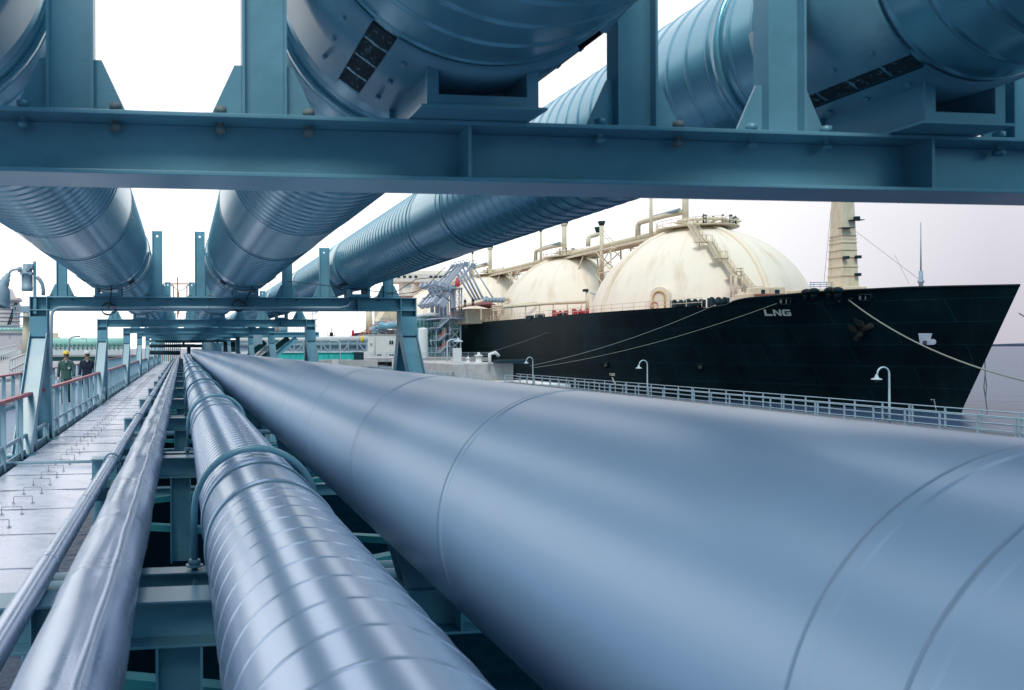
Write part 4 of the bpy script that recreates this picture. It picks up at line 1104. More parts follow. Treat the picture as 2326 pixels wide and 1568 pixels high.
# ------------------------------------------------------------------ loading tower with stairs
YT = 178
def T(x, y, Y=YT): return atY(*zC(x, y), Y)
tw = thing('loading_tower', T(630, 1265), 'lavender grey steel tower with zigzag stairs and crossed bracing beside the hull', 'tower')
colsx = [(566, 770, 1262), (690, 770, 1262), (630, 430, 770), (675, 430, 770), (702, 430, 770)]
for (x, ya, yb) in colsx:
    for dY in (0, 5):
        p = T(x, ya); q = T(x, yb); m = MB(); m.bar(p+V(0,dY,0), q+V(0,dY,0), .26, .26); m.build('column', M['pipegrey'], tw)
for (ya, yb) in ((770,900),(900,1025),(1025,1150),(1150,1262)):
    for dY in (0, 5):
        for (xa, xb) in ((566,690),(690,566)):
            m = MB(); m.bar(T(xa, ya)+V(0,dY,0), T(xb, yb)+V(0,dY,0), .13, .13); m.build('brace', M['pipegrey'], tw)
        m = MB(); m.bar(T(566, yb)+V(0,dY,0), T(690, yb)+V(0,dY,0), .2, .2); m.build('strut', M['pipegrey'], tw)
for (ya, yb) in ((440,520),(520,600),(600,680),(680,765)):
    for (xa, xb) in ((630,702),(702,630)):
        m = MB(); m.bar(T(xa, ya), T(xb, yb), .09, .09); m.build('brace', M['pipegrey'], tw)
    m = MB(); m.bar(T(630, yb), T(702, yb), .12, .12); m.build('strut', M['pipegrey'], tw)
p = T(545, 775); q = T(810, 768); m = MB(); m.box(p.x-3, q.x, YT-1.5, YT+9, p.z-.3, p.z); m.build('top_deck', M['pipegrey'], tw)
p = T(600, 432); q = T(708, 420); m = MB(); m.box(p.x, q.x, YT-1, YT+6, p.z-.2, p.z); m.build('upper_deck', M['pipegrey'], tw)
m = MB(); c = T(655, 395); m.lathe(c, (0,0,1), [(-.5,.55),(0,.6),(.9,.55),(1.0,.28),(1.5,.28),(1.55,0)], 14); m.build('red_monitor', M['red'], tw)
m = MB()
for x in range(548, 815, 22): m.tube([T(x, 770), T(x, 715)], .05, 4)
for v in (742, 715): m.tube([T(548, v), T(810, v)], .05, 4)
m.build('deck_rail', M['orange'], tw)
for i, (x0, y0, x1, y1) in enumerate(((440, 885, 560, 775), (440, 1030, 520, 955), (440, 1168, 520, 1095))):
    m = MB(); p, q = T(x0, y0, YT-1), T(x1, y1, YT-1)
    for dY in (-.5, .5): m.bar(p+V(0,dY,0), q+V(0,dY,0), .1, .35)
    for k in range(12): c = p+(q-p)*((k+.5)/12); m.obox(c, V(.17,0,0), V(0,.45,0), V(0,0,.03))
    f = m.build('stair_flight', M['pipegrey'], tw)
    m = MB(); 
    for h in (.6, 1.1): m.tube([p+V(0,-.5,h), q+V(0,-.5,h)], .05, 4)
    for k in range(6): c = p+(q-p)*(k/5)+V(0,-.5,0); m.tube([c, c+V(0,0,1.1)], .05, 4)
    m.build('stair_rail', M['orange'] if i else M['pipegrey'], f)
    m = MB(); a = T(365 if i < 2 else 305, y0, YT-1); m.box(a.x, p.x+.1, YT-2, YT+1, a.z-.15, a.z); 
    m.box(q.x-.1, q.x+1.2, YT-2, YT+1, q.z-.15, q.z)
    l_ = m.build('landing', M['pipegrey'], tw)
    m = MB()
    for h in (.4, .75, 1.1): m.tube([a+V(0,-1,h), V(p.x, a.y-1, a.z+h)], .04, 4)
    k = 0
    while a.x+k*.45 <= p.x: m.tube([V(a.x+k*.45, a.y-1, a.z), V(a.x+k*.45, a.y-1, a.z+1.1)], .035, 4); k += 1
    m.build('landing_rail', M['rail2'], l_)
for x in (330, 415, 505): 
    m = MB(); m.bar(T(x, 1170 if x == 330 else 890, YT-1), T(x, 1262, YT-1), .2, .2); m.build('column', M['pipegrey'], tw)
# pipe module behind the stairs
pm = thing('pipe_module', T(330, 1262, 186), 'dark teal bundle of process pipes and beams left of the loading tower', 'pipework')
rn = random.Random(5)
for v in (760, 800, 850, 905, 960, 1020, 1080, 1140, 1200, 1240):
    m = MB(); r_ = rn.choice((.25,.35,.5)); m.cyl(T(180, v, 188+rn.uniform(-2, 3)), T(560, v+rn.uniform(-4, 4), 188+rn.uniform(-2, 3)), r_, 8); m.build('header', M['greend'] if v not in (800, 905) else M['rail'], pm)
for x in range(190, 570, 42):
    m = MB(); m.bar(T(x, 770, 186), T(x, 1262, 186), .25, .25); m.build('column', M['steel'], pm)
for q in range(16):
    x = rn.uniform(190, 540); y = rn.uniform(780, 1180); m = MB()
    m.tube([T(x, y, 185), T(x, y+60, 185), T(x+rn.uniform(-50, 50), y+80, 185)], .18, 6); m.build('branch_pipe', M['rail2'] if q % 2 else M['greend'], pm)
m = MB(); m.tube([T(180, 760, 184), T(260, 742, 184), T(350, 735, 184), T(440, 742, 184)], .45, 10); m.build('white_header', M['white'], pm)
p = T(188, 1262, 192); q = T(700, 800, 192); m = MB(); m.box(p.x, q.x, 192, 193, p.z, q.z); m.build('back_wall', M['greend'], pm)
# white vertical vessel
c = T(264, 1262, 168); c.z = JZ; top = T(264, 885, 168).z; m = MB(); rr = 1.0
m.lathe(c, (0,0,1), [(0,rr),(top-JZ-.45,rr),(top-JZ-.2,rr*.88),(top-JZ-.05,rr*.55),(top-JZ,0)], 28)
tag(m.build('storage_vessel', M['white'], None), 'slender white vertical vessel with domed top next to the pipe frame leg', 'vessel')
# loading arms
def arm(i, ax, ay, mx, my, first=False):
    Y = 180+i*3.0
    lab = ['nearest of the leaning loading arms, with the biggest counterweight and a wheel at its peak', 'second leaning loading arm', 'third leaning loading arm', 'fourth leaning loading arm', 'fifth leaning loading arm, farthest along the ship'][i]
    if 0 < i < 4: lab = '%s loading arm from the camera, a lavender grey tube folded over the ship side' % ordn(i)
    ap = T(ax, ay, Y); piv = T(ax-235, ay+272, Y); low = T(ax-372, ay+455, Y); man = T(mx, my, Y-4)
    t = thing('marine_loader', V(piv.x, Y, T(0, 765, YT).z), lab, 'loading arm', 'marine loading arms')
    m = MB(); m.bar(piv, V(piv.x, Y, T(0, 765, YT).z), .75, .75); m.build('riser', M['pipegrey'], t)
    m = MB(); m.bar(low, ap, .34, .5, side=(0,1,0)); m.bar(low+V(0,1.0,0), ap+V(0,1.0,0), .2, .2); m.build('inboard_arm', M['pipegrey'], t)
    m = MB(); d = (ap-low).normalized(); n_ = V(-d.z, 0, d.x); c = low+d*.8; 
    m.obox(c-n_*.3, d*1.0, V(0,.95,0), n_*.8); cw = m.build('counterweight', M['pipegrey'], t)
    m = MB(); m.obox(c-n_*.3+d*1.25, d*.06, V(0,1.05,0), n_*.9); m.build('flange', M['rail2'], cw)
    sec = T(ax-330, ay+235, Y); m = MB(); m.bar(piv+V(0,0,.8), sec, .3, .3); m.build('beam', M['pipegrey'], t)
    m = MB(); m.obox(sec, (sec-piv).normalized()*1.0, V(0,.7,0), V(.2,0,.7)*.7); m.build('counterweight', M['pipegrey'], t)
    m = MB(); m.cyl(piv+V(0,-.7,0), piv+V(0,.9,0), .85, 14); m.build('pivot', M['rail2'], t)
    # wheel at the apex
    w = MB(); R0 = .95
    w.tube([ap+V(R0*math.cos(a*PI/10), -.45, R0*math.sin(a*PI/10)) for a in range(20)], .07, 6, closed=True)
    for a in range(3): dd = V(math.cos(a*PI/3+.3), 0, math.sin(a*PI/3+.3))*R0; w.tube([ap-dd+V(0,-.45,0), ap+dd+V(0,-.45,0)], .05, 5)
    w.build('wheel', M['pipegrey'], t)
    m = MB(); m.obox(ap+V(.2,0,-.2), V(.5,0,0), V(0,.4,0), V(0,0,.5)); m.build('apex_joint', M['rail2'], t)
    m = MB(); m.tube([ap+V(.3,0,-.6), man], .26 if i else .17, 8)
    m.build('outboard_arm', M['pipegrey'], t)
    if i:
        m = MB(); m.tube([man, man+V(.6,0,-.3), man+V(1.2,0,.1)], .4, 8); m.build('coupler', M['rail2'], t)
arm(0, 825, 168, 1060, 548); arm(1, 745, 150, 940, 545); arm(2, 700, 165, 903, 560); arm(3, 655, 172, 868, 565); arm(4, 600, 180, 835, 572)
for i, (x, y) in enumerate(((742, 610), (832, 600))):
    p = T(x, y+30, 172); c = MB(); 
    for s_ in (-.13, .13): c.tube([p+V(s_,0,0), p+V(s_,0,.85)], .11, 6)
    c.tube([p+V(0,0,.85), p+V(0,0,1.4)], [.2,.24], 8); c.sphere(p+V(0,0,1.62), .14, 8, 6)
    for s_ in (-.28, .28): c.tube([p+V(s_*.8,0,1.38), p+V(s_*1.1,0,.8)], .06, 5)
    tag(c.build('person', M['navy'], None), ['tiny dark clad person standing by the ship manifold rail', 'tiny person in dark clothes beside the loading arm couplers'][i], 'person', 'crew on the manifold deck')
# ------------------------------------------------------------------ control building and things round it
def zE(x, y): return ((1000+x/2.8)/1.7617, (1000+y/2.8)/1.7617)
def E(x, y, Y): return atY(*zE(x, y), Y)
YBd = 208
bl = thing('control_building', E(1480, 1240, YBd), 'small two storey off white building with dark square windows behind the frame leg', 'building')
a, b_ = E(1318, 1245, YBd), E(1820, 955, YBd); m = MB(); m.box(a.x, b_.x, YBd, YBd+12, a.z-1, b_.z); m.build('wall', M['white'], bl)
m = MB(); m.box(a.x-.15, b_.x+.15, YBd-.15, YBd+12.1, b_.z, b_.z+.25); m.build('parapet', M['concrete'], bl)
for (x0, x1, y0, y1) in ((1555,1608,1012,1062),(1420,1474,1162,1210),(1555,1610,1162,1212)):
    p, q = E(x0, y1, YBd), E(x1, y0, YBd); m = MB(); m.box(p.x, q.x, YBd-.08, YBd+.05, p.z, q.z); w = m.build('window', M['white'], bl)
    m = MB(); xm = (p.x+q.x)/2
    m.box(p.x+.1, xm-.05, YBd-.12, YBd-.082, p.z+.1, q.z-.1); m.box(xm+.05, q.x-.1, YBd-.12, YBd-.082, p.z+.1, q.z-.1); m.build('pane', M['glass'], w)
m = MB(); m.cyl(E(1400, 975, YBd-.2), E(1400, 1245, YBd-.2), .12, 6); m.build('downpipe', M['concrete'], bl)
m = MB(); m.box(E(1340,0,YBd).x, E(1362,0,YBd).x, YBd-.5, YBd, E(0,1060,YBd).z, E(0,1048,YBd).z); m.build('wall_lamp', M['concrete'], bl)
# clutter of process equipment over the building
sk = thing('process_skid', E(1500, 955, 222), 'jumble of process pipes, valves and pink scaffolding above the small building', 'process plant')
rn = random.Random(9)
for q in range(14):
    x = 1330+q*24; m = MB(); m.bar(E(x, 955, 222+rn.uniform(0, 4)), E(x+rn.uniform(-6, 6), rn.uniform(770, 880), 222+rn.uniform(0, 4)), .16, .16); m.build('upright', M[rn.choice(['orange','pipegrey','concrete','pipegrey'])], sk)
for q in range(16):
    y = rn.uniform(790, 945); x = rn.uniform(1340, 1560); m = MB(); m.cyl(E(x, y, 220), E(x+rn.uniform(60, 200), y+rn.uniform(-6, 6), 222), rn.uniform(.1,.3), 7); m.build('pipe', M[rn.choice(['steel','pipegrey','rail2','orange'])], sk)
for q in range(7):
    c = E(rn.uniform(1340, 1640), rn.uniform(820, 930), 221); m = MB(); m.sphere(c, rn.uniform(.5,.9), 10, 6); m.build('valve', M['rail2'], sk)
m = MB(); m.cyl(E(1440, 850, 219), E(1660, 850, 219), .9, 12); m.build('horizontal_vessel', M['steel'], sk)
m = MB()
for k in range(8): m.tube([E(1225+k*14, 975-k*9, 218), E(1225+k*14, 940-k*9, 218)], .07, 4)
m.tube([E(1225, 975, 218), E(1330, 905, 218)], .12, 5); m.tube([E(1225, 940, 218), E(1330, 870, 218)], .07, 4); m.build('stair', M['orange'], sk)
m = MB(); m.cyl(E(1335, 640, 240), E(1335, 930, 240), 1.0, 12, 1.1); tag(m.build('chimney', M['cream2'], None), 'plain pale yellow stack rising behind the process plant', 'stack')
dk = thing('derrick_house', E(1480, 800, 250), 'pale tapering housing above the process plant beside the frame leg', 'tower')
p, q = E(1450, 800, 250), E(1640, 640, 250); m = MB(); m.prism([(p.x, 250, p.z), (q.x, 250, p.z), (q.x, 250, q.z), (p.x+2.5, 250, q.z)], (0, 8, 0)); m.build('housing', M['cream2'], dk)
m = MB(); 
for h in (0, 1.1): m.tube([p+V(0,-.5,h), p+V(9,-.5,h)], .08, 4)
for k in range(8): m.tube([p+V(k*1.2,-.5,0), p+V(k*1.2,-.5,1.1)], .06, 4)
m.build('balcony_rail', M['pipegrey'], dk)
# pipe trestle and teal girder running across the background
YG = 150
tr = thing('pipe_bridge', E(900, 1140, YG), 'long pale pipe bridge with diagonals above the turquoise girder', 'pipe bridge')
for (v, r_, mt) in ((1003, .62, 'white'), (1030, .3, 'steel'), (1068, .42, 'rail2'), (1085, .3, 'pipegrey'), (1112, .34, 'pipegrey')):
    m = MB(); m.cyl(E(-150, v, YG+1), E(1312, v, YG+1), r_, 12); m.build('pipe', M[mt], tr)
m = MB(); m.cyl(E(1232, 1003, YG+1), E(1266, 1003, YG+1), .66, 12); m.build('pipe_band', M['yellow'], tr)
m = MB(); m.bar(E(-150, 1128, YG), E(1300, 1128, YG), .3, .3); m.bar(E(-150, 1045, YG), E(1300, 1045, YG), .3, .3); m.build('chord', M['rail2'], tr)
for x in range(90, 1310, 101):
    m = MB(); m.bar(E(x, 1020, YG-.2), E(x, 1140, YG-.2), .28, .28); m.build('post', M['rail2'], tr)
for x, s_ in ((800, 1), (1115, -1), (400, 1), (600, -1), (1210, 1)):
    m = MB(); m.bar(E(x, 1035, YG-.3), E(x+75*s_, 1140, YG-.3), .22, .22); m.build('diagonal', M['pipegrey'], tr)
gd = thing('girder_bridge', E(700, 1190, YG-3), 'bright turquoise plate girder with rusty streaks below the pipe bridge', 'girder')
a, b_ = E(285, 1228, YG-3), E(1163, 1150, YG-3); m = MB(); m.box(a.x, b_.x, YG-3, YG-2.95, a.z, b_.z); m.box(a.x, b_.x, YG-3.3, YG-2.6, b_.z, b_.z+.06); m.box(a.x, b_.x, YG-3.3, YG-2.6, a.z-.06, a.z); m.build('girder', M['teal'], gd)
for k in range(14): x = a.x+(b_.x-a.x)*(k+.5)/14; m = MB(); m.box(x-.03, x+.03, YG-3.25, YG-3.001, a.z, b_.z); m.build('stiffener', M['teal'], gd)
m = MB(); p = E(1163, 1190, YG-3); m.box(p.x, p.x+1.8, YG-3.5, YG-1, a.z-.3, b_.z+.1); m.build('bearing', M['dark'], gd)
m = MB(); p, q = E(-100, 1240, YG-4), E(1330, 1290, YG-4); m.box(p.x, 36, YG-6, YG+6, q.z-.3, p.z); tag(m.build('pier_deck', M['concrete']), kind='structure')
m = MB(); p = E(1010, 1270, 110); q = E(1010, 1040, 110); m.tube([p+V(0,0,-2), q, q+V(-.5,0,.3), q+V(-1.5,0,.35)], .07, 8); tag(m.build('lamp_post', M['white'], None), 'thin grey lamp post in front of the turquoise girder', 'lamp post')
m = MB(); p = E(913, 990, 240); m.cyl(p+V(0,.5,-2), p+V(0,.5,3.2), .12, 6); m.box(p.x-.5, p.x+.5, 240, 240.4, p.z+.6, p.z+1.8); m.cyl(p+V(-1.1,.5,.8), p+V(1.1,.5,.8), .08, 5); m.cyl(p+V(-1.1,.5,.8), p+V(-1.1,.5,2.2), .08, 5); m.cyl(p+V(1.1,.5,.8), p+V(1.1,.5,2.4), .08, 5); tag(m.build('signal_mast', M['hull'], None), 'small dark signal mast far behind the pipe bridge', 'mast')
m = MB(); p = E(1153, 975, 230); m.cyl(p+V(0,0,-1.5), p+V(0,0,.4), 1.0, 10); m.cyl(p+V(0,0,.4), p+V(0,0,2), .4, 8); tag(m.build('beacon', M['red'], None), 'small red beacon above the pale pipe', 'beacon')
# teal strip and piping under the dolphin side
m = MB(); p, q = T(270, 1338, 160), T(545, 1315, 160); m.box(p.x, q.x, 160, 160.6, p.z, q.z); tag(m.build('girder', M['teal'], None), 'short turquoise girder edge between railings left of the dolphin', 'girder')
# ------------------------------------------------------------------ side platform with stairs beside the rack
YP = 56
def F(x, y, Y=YP): return atY(*zE(x, y), Y)
sp_ = thing('side_platform', F(400, 975), 'grey platform with railing, big pipe end and dark stairs, right of the portal frames', 'platform')
a, b_ = F(-130, 975), F(772, 928)
m = MB(); m.hbeam((a.x, YP, (a.z+b_.z)/2), (b_.x, YP, (a.z+b_.z)/2), b_.z-a.z, .3, (0,0,1)); m.build('edge_beam', M['steel'], sp_)
m = MB(); m.hbeam((a.x, YP+4, (a.z+b_.z)/2), (b_.x, YP+4, (a.z+b_.z)/2), b_.z-a.z, .3, (0,0,1)); m.build('edge_beam', M['steel'], sp_)
m = MB(); m.box(a.x, b_.x, YP-.15, YP+4.2, b_.z+.003, b_.z+.05); m.build('deck_plate', M['steel'], sp_)
rl = MB(); top = F(0, 690).z
for k in range(16): x = F(430+k*22, 0).x; rl.tube([(x, YP, b_.z), (x, YP, F(0, 850).z)], .02, 4)
for v in (690, 780, 850): rl.tube([V(F(690, 0).x, YP, F(0, v).z), V(F(755, 0).x, YP, F(0, v).z)], .03, 5)
for x in (695, 735): rl.tube([V(F(x, 0).x, YP, b_.z), V(F(x, 0).x, YP, top)], .03, 5)
rl.tube([F(410, 692), F(760, 692)], .03, 5); rl.tube([F(620, 745), F(760, 695)], .03, 5); rl.build('rail', M['white'], sp_)
m = MB(); m.cyl(F(255, 878, YP+2), F(415, 878, YP+2), .42, 16); pe = m.build('pipe_end', M['rail2'], sp_)
m = MB(); m.cyl(F(284, 878, YP+2), F(308, 878, YP+2), .44, 16); m.build('band', M['orange'], pe)
m = MB(); m.hbeam(F(520, 985), F(280, 1190), .35, .3, (1,0,1)); m.build('brace', M['steel'], sp_)
m = MB()
for (x0, y0, x1, y1) in ((170, 1030, -60, 1230), (430, 985, 60, 1270)):
    for dY in (0, 1.1): m.bar(F(x0, y0, YP+3+dY), F(x1, y1, YP+3+dY), .1, .4)
p, q = F(300, 1010, YP+3.5), F(0, 1250, YP+3.5)
for k in range(18): c = p+(q-p)*((k+.5)/18); m.obox(c, V(.15,0,0), V(0,.5,0), V(0,0,.03))
m.build('stairs', M['greend'], sp_)
m = MB(); p = F(80, 1000, YP-.2); m.box(p.x-.35, p.x+.35, YP-.4, YP-.16, p.z-.35, p.z+.3); m.build('junction_box', M['rail2'], sp_)
for x in (-120, 760): m = MB(); m.hbeam((F(x, 0).x, YP+2, a.z), (F(x, 0).x, YP+2, WZ), .3, .3, (1,0,0)); m.build('column', M['steel'], sp_)
# maze of frames at the far end of the rack
t = thing('valve_station', (1, 100, -3), 'dark gate of cross pipes and thin columns at the far end of the pipe rack', 'pipework')
def G(x, y, Y): return atY((450+x/2.851)/1.7617, (900+y/2.851)/1.7617, Y)
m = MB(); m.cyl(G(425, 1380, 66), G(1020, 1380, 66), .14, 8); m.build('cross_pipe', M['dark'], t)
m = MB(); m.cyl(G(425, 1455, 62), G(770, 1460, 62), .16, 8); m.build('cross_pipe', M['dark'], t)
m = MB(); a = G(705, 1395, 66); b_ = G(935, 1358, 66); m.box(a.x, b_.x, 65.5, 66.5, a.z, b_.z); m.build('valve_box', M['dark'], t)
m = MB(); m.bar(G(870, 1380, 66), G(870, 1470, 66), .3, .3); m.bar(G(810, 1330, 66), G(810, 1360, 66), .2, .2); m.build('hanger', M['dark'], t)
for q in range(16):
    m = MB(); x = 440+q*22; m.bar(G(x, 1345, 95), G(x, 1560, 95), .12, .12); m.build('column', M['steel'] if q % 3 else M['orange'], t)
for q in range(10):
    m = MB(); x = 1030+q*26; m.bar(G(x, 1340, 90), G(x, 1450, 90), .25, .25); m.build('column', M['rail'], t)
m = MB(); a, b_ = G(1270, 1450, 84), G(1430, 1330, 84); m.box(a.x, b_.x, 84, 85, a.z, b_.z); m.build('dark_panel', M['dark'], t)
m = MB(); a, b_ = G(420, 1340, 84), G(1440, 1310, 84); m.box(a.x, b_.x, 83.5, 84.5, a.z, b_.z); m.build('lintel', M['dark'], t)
# rusty red gantry rail seen between the two big pipes
t = thing('handrail_gantry', G(745, 810, 75), 'thin rusty red handrails on top of the rack between the two big pipes', 'railing')
for (x0, y0, x1, y1) in ((575,672,950,672),(741,592,741,1060),(695,690,695,1020),(848,690,848,1020),(665,688,695,690),(848,690,880,688),(755,760,755,1020)):
    m = MB(); m.tube([G(x0, y0, 75), G(x1, y1, 75)], .06, 5); m.build('rail', M['orange'], t)
m = MB(); m.tube([G(695+153*q/8, 700+50*math.sin(PI*q/8), 75) for q in range(9)], .03, 4); m.build('chain', M['rust'], t)
# ------------------------------------------------------------------ left background
def zH(x, y): return (x/3.136/1.7617, (1000+y/3.136)/1.7617)
def Hh(x, y, Y): return atY(*zH(x, y), Y)
# storage tank with a lattice
YK = 170
tk = thing('storage_tank', Hh(60, 945, YK), 'ribbed pinkish storage tank with rusty deck gear at the left edge of the picture', 'storage tank')
a, b_ = Hh(-170, 945, YK), Hh(208, 640, YK); cx = (a.x+b_.x)/2; rr = (b_.x-a.x)/2
pr = [(0, rr)]
for q in range(6): pr += [(.02+q*(b_.z-a.z)/6, rr), (.03+q*(b_.z-a.z)/6, rr+.18), (.2+q*(b_.z-a.z)/6, rr+.18), (.21+q*(b_.z-a.z)/6, rr)]
pr += [(b_.z-a.z, rr), (b_.z-a.z+.05, rr+.5), (b_.z-a.z+.5, rr+.5), (b_.z-a.z+.6, rr*.8), (b_.z-a.z+2.6, rr*.5), (b_.z-a.z+3, 0)]
a.z -= 4; pr = [(h+4 if h else 0, r_) for h, r_ in pr]
m = MB(); m.lathe((cx, YK+rr, a.z), (0,0,1), pr, 48); m.build('shell', mat('tank_cladding', (.52,.45,.46), rough=.6, dirt=(.3,.24,.24), dirt_amt=.6, dirt_scale=(.5,.5,.1)), tk)
for (x0, x1, y0, y1) in ((30,115,568,620),(120,185,585,625)):
    p, q = Hh(x0, y1, YK-1), Hh(x1, y0, YK-1); m = MB(); m.box(p.x, q.x, YK+4, YK+6, p.z, q.z); m.build('roof_gear', M['deckred'], tk)
m = MB()
for (x0, y0, x1, y1) in ((190,660,95,940),(215,660,125,940)): m.tube([Hh(x0, y0, YK-1), Hh(x1, y1, YK-1)], .12, 5)
for q in range(9): x = 190-95*q/9; y = 660+280*q/9; m.tube([Hh(x, y, YK-1), Hh(x+20, y+25, YK-1)], .08, 4); m.tube([Hh(x+24, y, YK-1), Hh(x-8, y+30, YK-1)], .08, 4)
m.build('ladder', M['dark'], tk)
# concrete building
YC = 120
a, b_ = Hh(-200, 1275, YC), Hh(330, 1045, YC); m = MB(); m.box(a.x, b_.x, YC, YC+14, -6, b_.z)
cb = thing('concrete_building', a, 'windowless pinkish concrete building left of the frame leg', 'building'); m.build('wall', mat('pinkish_concrete', (.55,.47,.51), rough=.85, dirt=(.36,.31,.33), dirt_amt=.5, dirt_scale=(.8,.8,.2)), cb)
m = MB(); m.box(a.x, b_.x+.3, YC-.3, YC+14, b_.z, b_.z+.35); m.build('roof_edge', M['concrete'], cb)
m = MB(); m.box(Hh(112,0,YC).x, Hh(120,0,YC).x, YC-.1, YC, Hh(0,1110,YC).z, b_.z); m.build('downpipe', M['rail2'], cb)
m = MB(); m.box(Hh(290,0,YC).x, b_.x, YC-1.5, YC-.001, -6, Hh(0,1130,YC).z); m.build('annex', M['concrete'], cb)
# green pipe rack far behind
YR = 200
gr = thing('green_pipe_rack', Hh(900, 1230, YR), 'far pale green pipe rack crossing behind the two walking men', 'pipe rack')
for (v, r_, mt) in ((1163, 1.15, 'green'), (1195, .5, 'greend'), (1213, .4, 'greend'), (1228, .35, 'green')):
    m = MB(); m.cyl(Hh(640, v, YR), Hh(1600, v, YR), r_, 12); m.build('pipe', M[mt], gr)
for q in range(17):
    x = 650+q*56; m = MB(); m.bar(Hh(x, 1180, YR-1), Hh(x, 1265, YR-1), .3, .3); m.build('post', M['greend'], gr)
    m = MB(); m.bar(Hh(x, 1210, YR-1), Hh(x+40, 1258, YR-1), .2, .2); m.bar(Hh(x+40, 1210, YR-1), Hh(x, 1258, YR-1), .2, .2); m.build('brace', M['white'], gr)
gr2 = thing('green_pipe_rack', Hh(200, 1030, 135), 'pale green pipe rack with handrail over the concrete building', 'pipe rack')
for (v, r_, mt) in ((1000, .35, 'green'), (1015, .3, 'greend'), (985, .2, 'green')):
    m = MB(); m.cyl(Hh(-200, v, 136), Hh(430, v, 136), r_, 10); m.build('pipe', M[mt], gr2)
m = MB()
for q in range(12): x = -180+q*52; m.tube([Hh(x, 1000, 135), Hh(x, 952, 135)], .06, 4)
m.tube([Hh(-200, 952, 135), Hh(430, 952, 135)], .07, 4); m.tube([Hh(-200, 972, 135), Hh(430, 972, 135)], .05, 4); m.build('handrail', M['rail2'], gr2)
for q in range(8):
    x = -150+q*80; m = MB(); m.bar(Hh(x, 1000, 136.5), Hh(x, 1050, 136.5), .3, .3); m.build('post', M['greend'], gr2)
# pale elevated road with parapet behind the men
YV = 112
vi = thing('viaduct', Hh(900, 1330, YV), 'pale elevated access road with a white parapet behind the walking men', 'viaduct')
a, b_ = Hh(-200, 1345, YV), Hh(1650, 1312, YV); m = MB(); m.box(a.x, b_.x, YV, YV+6, a.z, b_.z); m.build('deck', M['concrete'], vi)
m = MB()
for v in (1270, 1290): m.bar(Hh(-200, v, YV), Hh(1650, v, YV), .12, .22)
for q in range(70): x = -200+q*27; m.bar(Hh(x, 1265, YV), Hh(x, 1313, YV), .1, .1)
m.build('parapet_rail', M['white'], vi)
m = MB(); p = Hh(0, 1345, YV+1).z; m.box(a.x, b_.x, YV+1, YV+5, Hh(0,1400,YV).z, p-.01); m.build('girder', M['greend'], vi)
for q in range(8): x = a.x+4+q*9; m = MB(); m.cyl((x, YV+3, WZ), (x, YV+3, Hh(0,1400,YV).z), .5, 12); m.build('pier', M['concrete'], vi)
# ramp with white handrails
rp = thing('ramp', Hh(100, 1450, 60), 'sloping access ramp with white handrails at the left', 'ramp')
p, q = Hh(-250, 1640, 45), Hh(420, 1330, 78)
sd_ = V(1, -.3, 0).normalized()*1.0
m = MB(); m.bar(p, q, 3.0, .2, side=(1,.2,0)); m.build('ramp_deck', M['concrete'], rp)
for s_, dz in ((-1.5, 0), (1.5, 0)):
    m = MB()
    o_ = V(s_, s_*.2, 0)
    for h in (.55, 1.1): m.bar(p+o_+V(0,0,h), q+o_+V(0,0,h), .07, .10)
    for k in range(26): c = p+(q-p)*(k/25)+o_; m.bar(c, c+V(0,0,1.1), .06, .06)
    m.build('handrail', M['white'], rp)
# lamp posts and mast
m = MB(); m.tube([Hh(868, 1270, 105), Hh(868, 1150, 105), Hh(874, 1120, 105), Hh(900, 1096, 105), Hh(945, 1086, 105), Hh(1005, 1085, 105)], .10, 6); tag(m.build('street_lamp', M['rail2'], None), 'curved arm street lamp above the man in the yellow helmet', 'street lamp')
m = MB(); m.tube([Hh(1085, 1160, 150), Hh(1085, 1120, 150), Hh(1060, 1112, 150), Hh(1018, 1112, 150)], .08, 6); tag(m.build('street_lamp', M['rail2'], None), 'small distant street lamp over the man in the white helmet', 'street lamp')
mt_ = thing('floodlight_mast', Hh(335, 1100, 100), 'pale tapering mast with a small round platform left of the frame leg', 'mast')
m = MB(); m.cyl(Hh(335, 1330, 100), Hh(328, 770, 100), .62, 12, .34); m.build('pole', M['cream2'], mt_)
m = MB(); c = Hh(330, 845, 100); m.cyl(c, c+V(0,0,.1), 1.6, 16)
for q in range(10): d = V(math.cos(q*PI/5)*1.5, math.sin(q*PI/5)*1.5, 0); m.tube([c+d, c+d+V(0,0,1.3)], .04, 4)
m.tube([c+V(math.cos(q*PI/5)*1.5, math.sin(q*PI/5)*1.5, 1.3) for q in range(10)], .05, 4, closed=True); m.build('platform', M['rail2'], mt_)
m = MB(); c = Hh(325, 765, 100); m.box(c.x-.7, c.x+.4, 99.6, 100.4, c.z-.2, c.z+.5); m.build('lamp_head', M['rail2'], mt_)
m = MB(); m.cyl(Hh(352, 1500, 70), Hh(352, 1260, 70), .05, 6); tag(m.build('thin_pole', M['rail2'], None), 'thin grey pole in front of the pinkish building', 'pole')
for i, (x, y, w, h, mt) in enumerate(((712, 1265, 12, 70, 'orange'), (826, 1135, 7, 30, 'navy'), (700, 1135, 40, 45, 'cream2'))):
    p, q = Hh(x-w, y, 210), Hh(x+w, y-h, 210); m = MB(); m.box(p.x, q.x, 210, 212, p.z, q.z)
    if i == 2: m.box(p.x+1, q.x-2, 210.5, 212.5, q.z, q.z+1.0)
    tag(m.build(['marker_board', 'vent_stack', 'plant_building'][i], M[mt], None), ['small orange marker board beside the green pipe rack', 'short dark vent stack above the green pipe rack', 'low distant tan plant building over the green pipes'][i], ['sign', 'stack', 'building'][i])
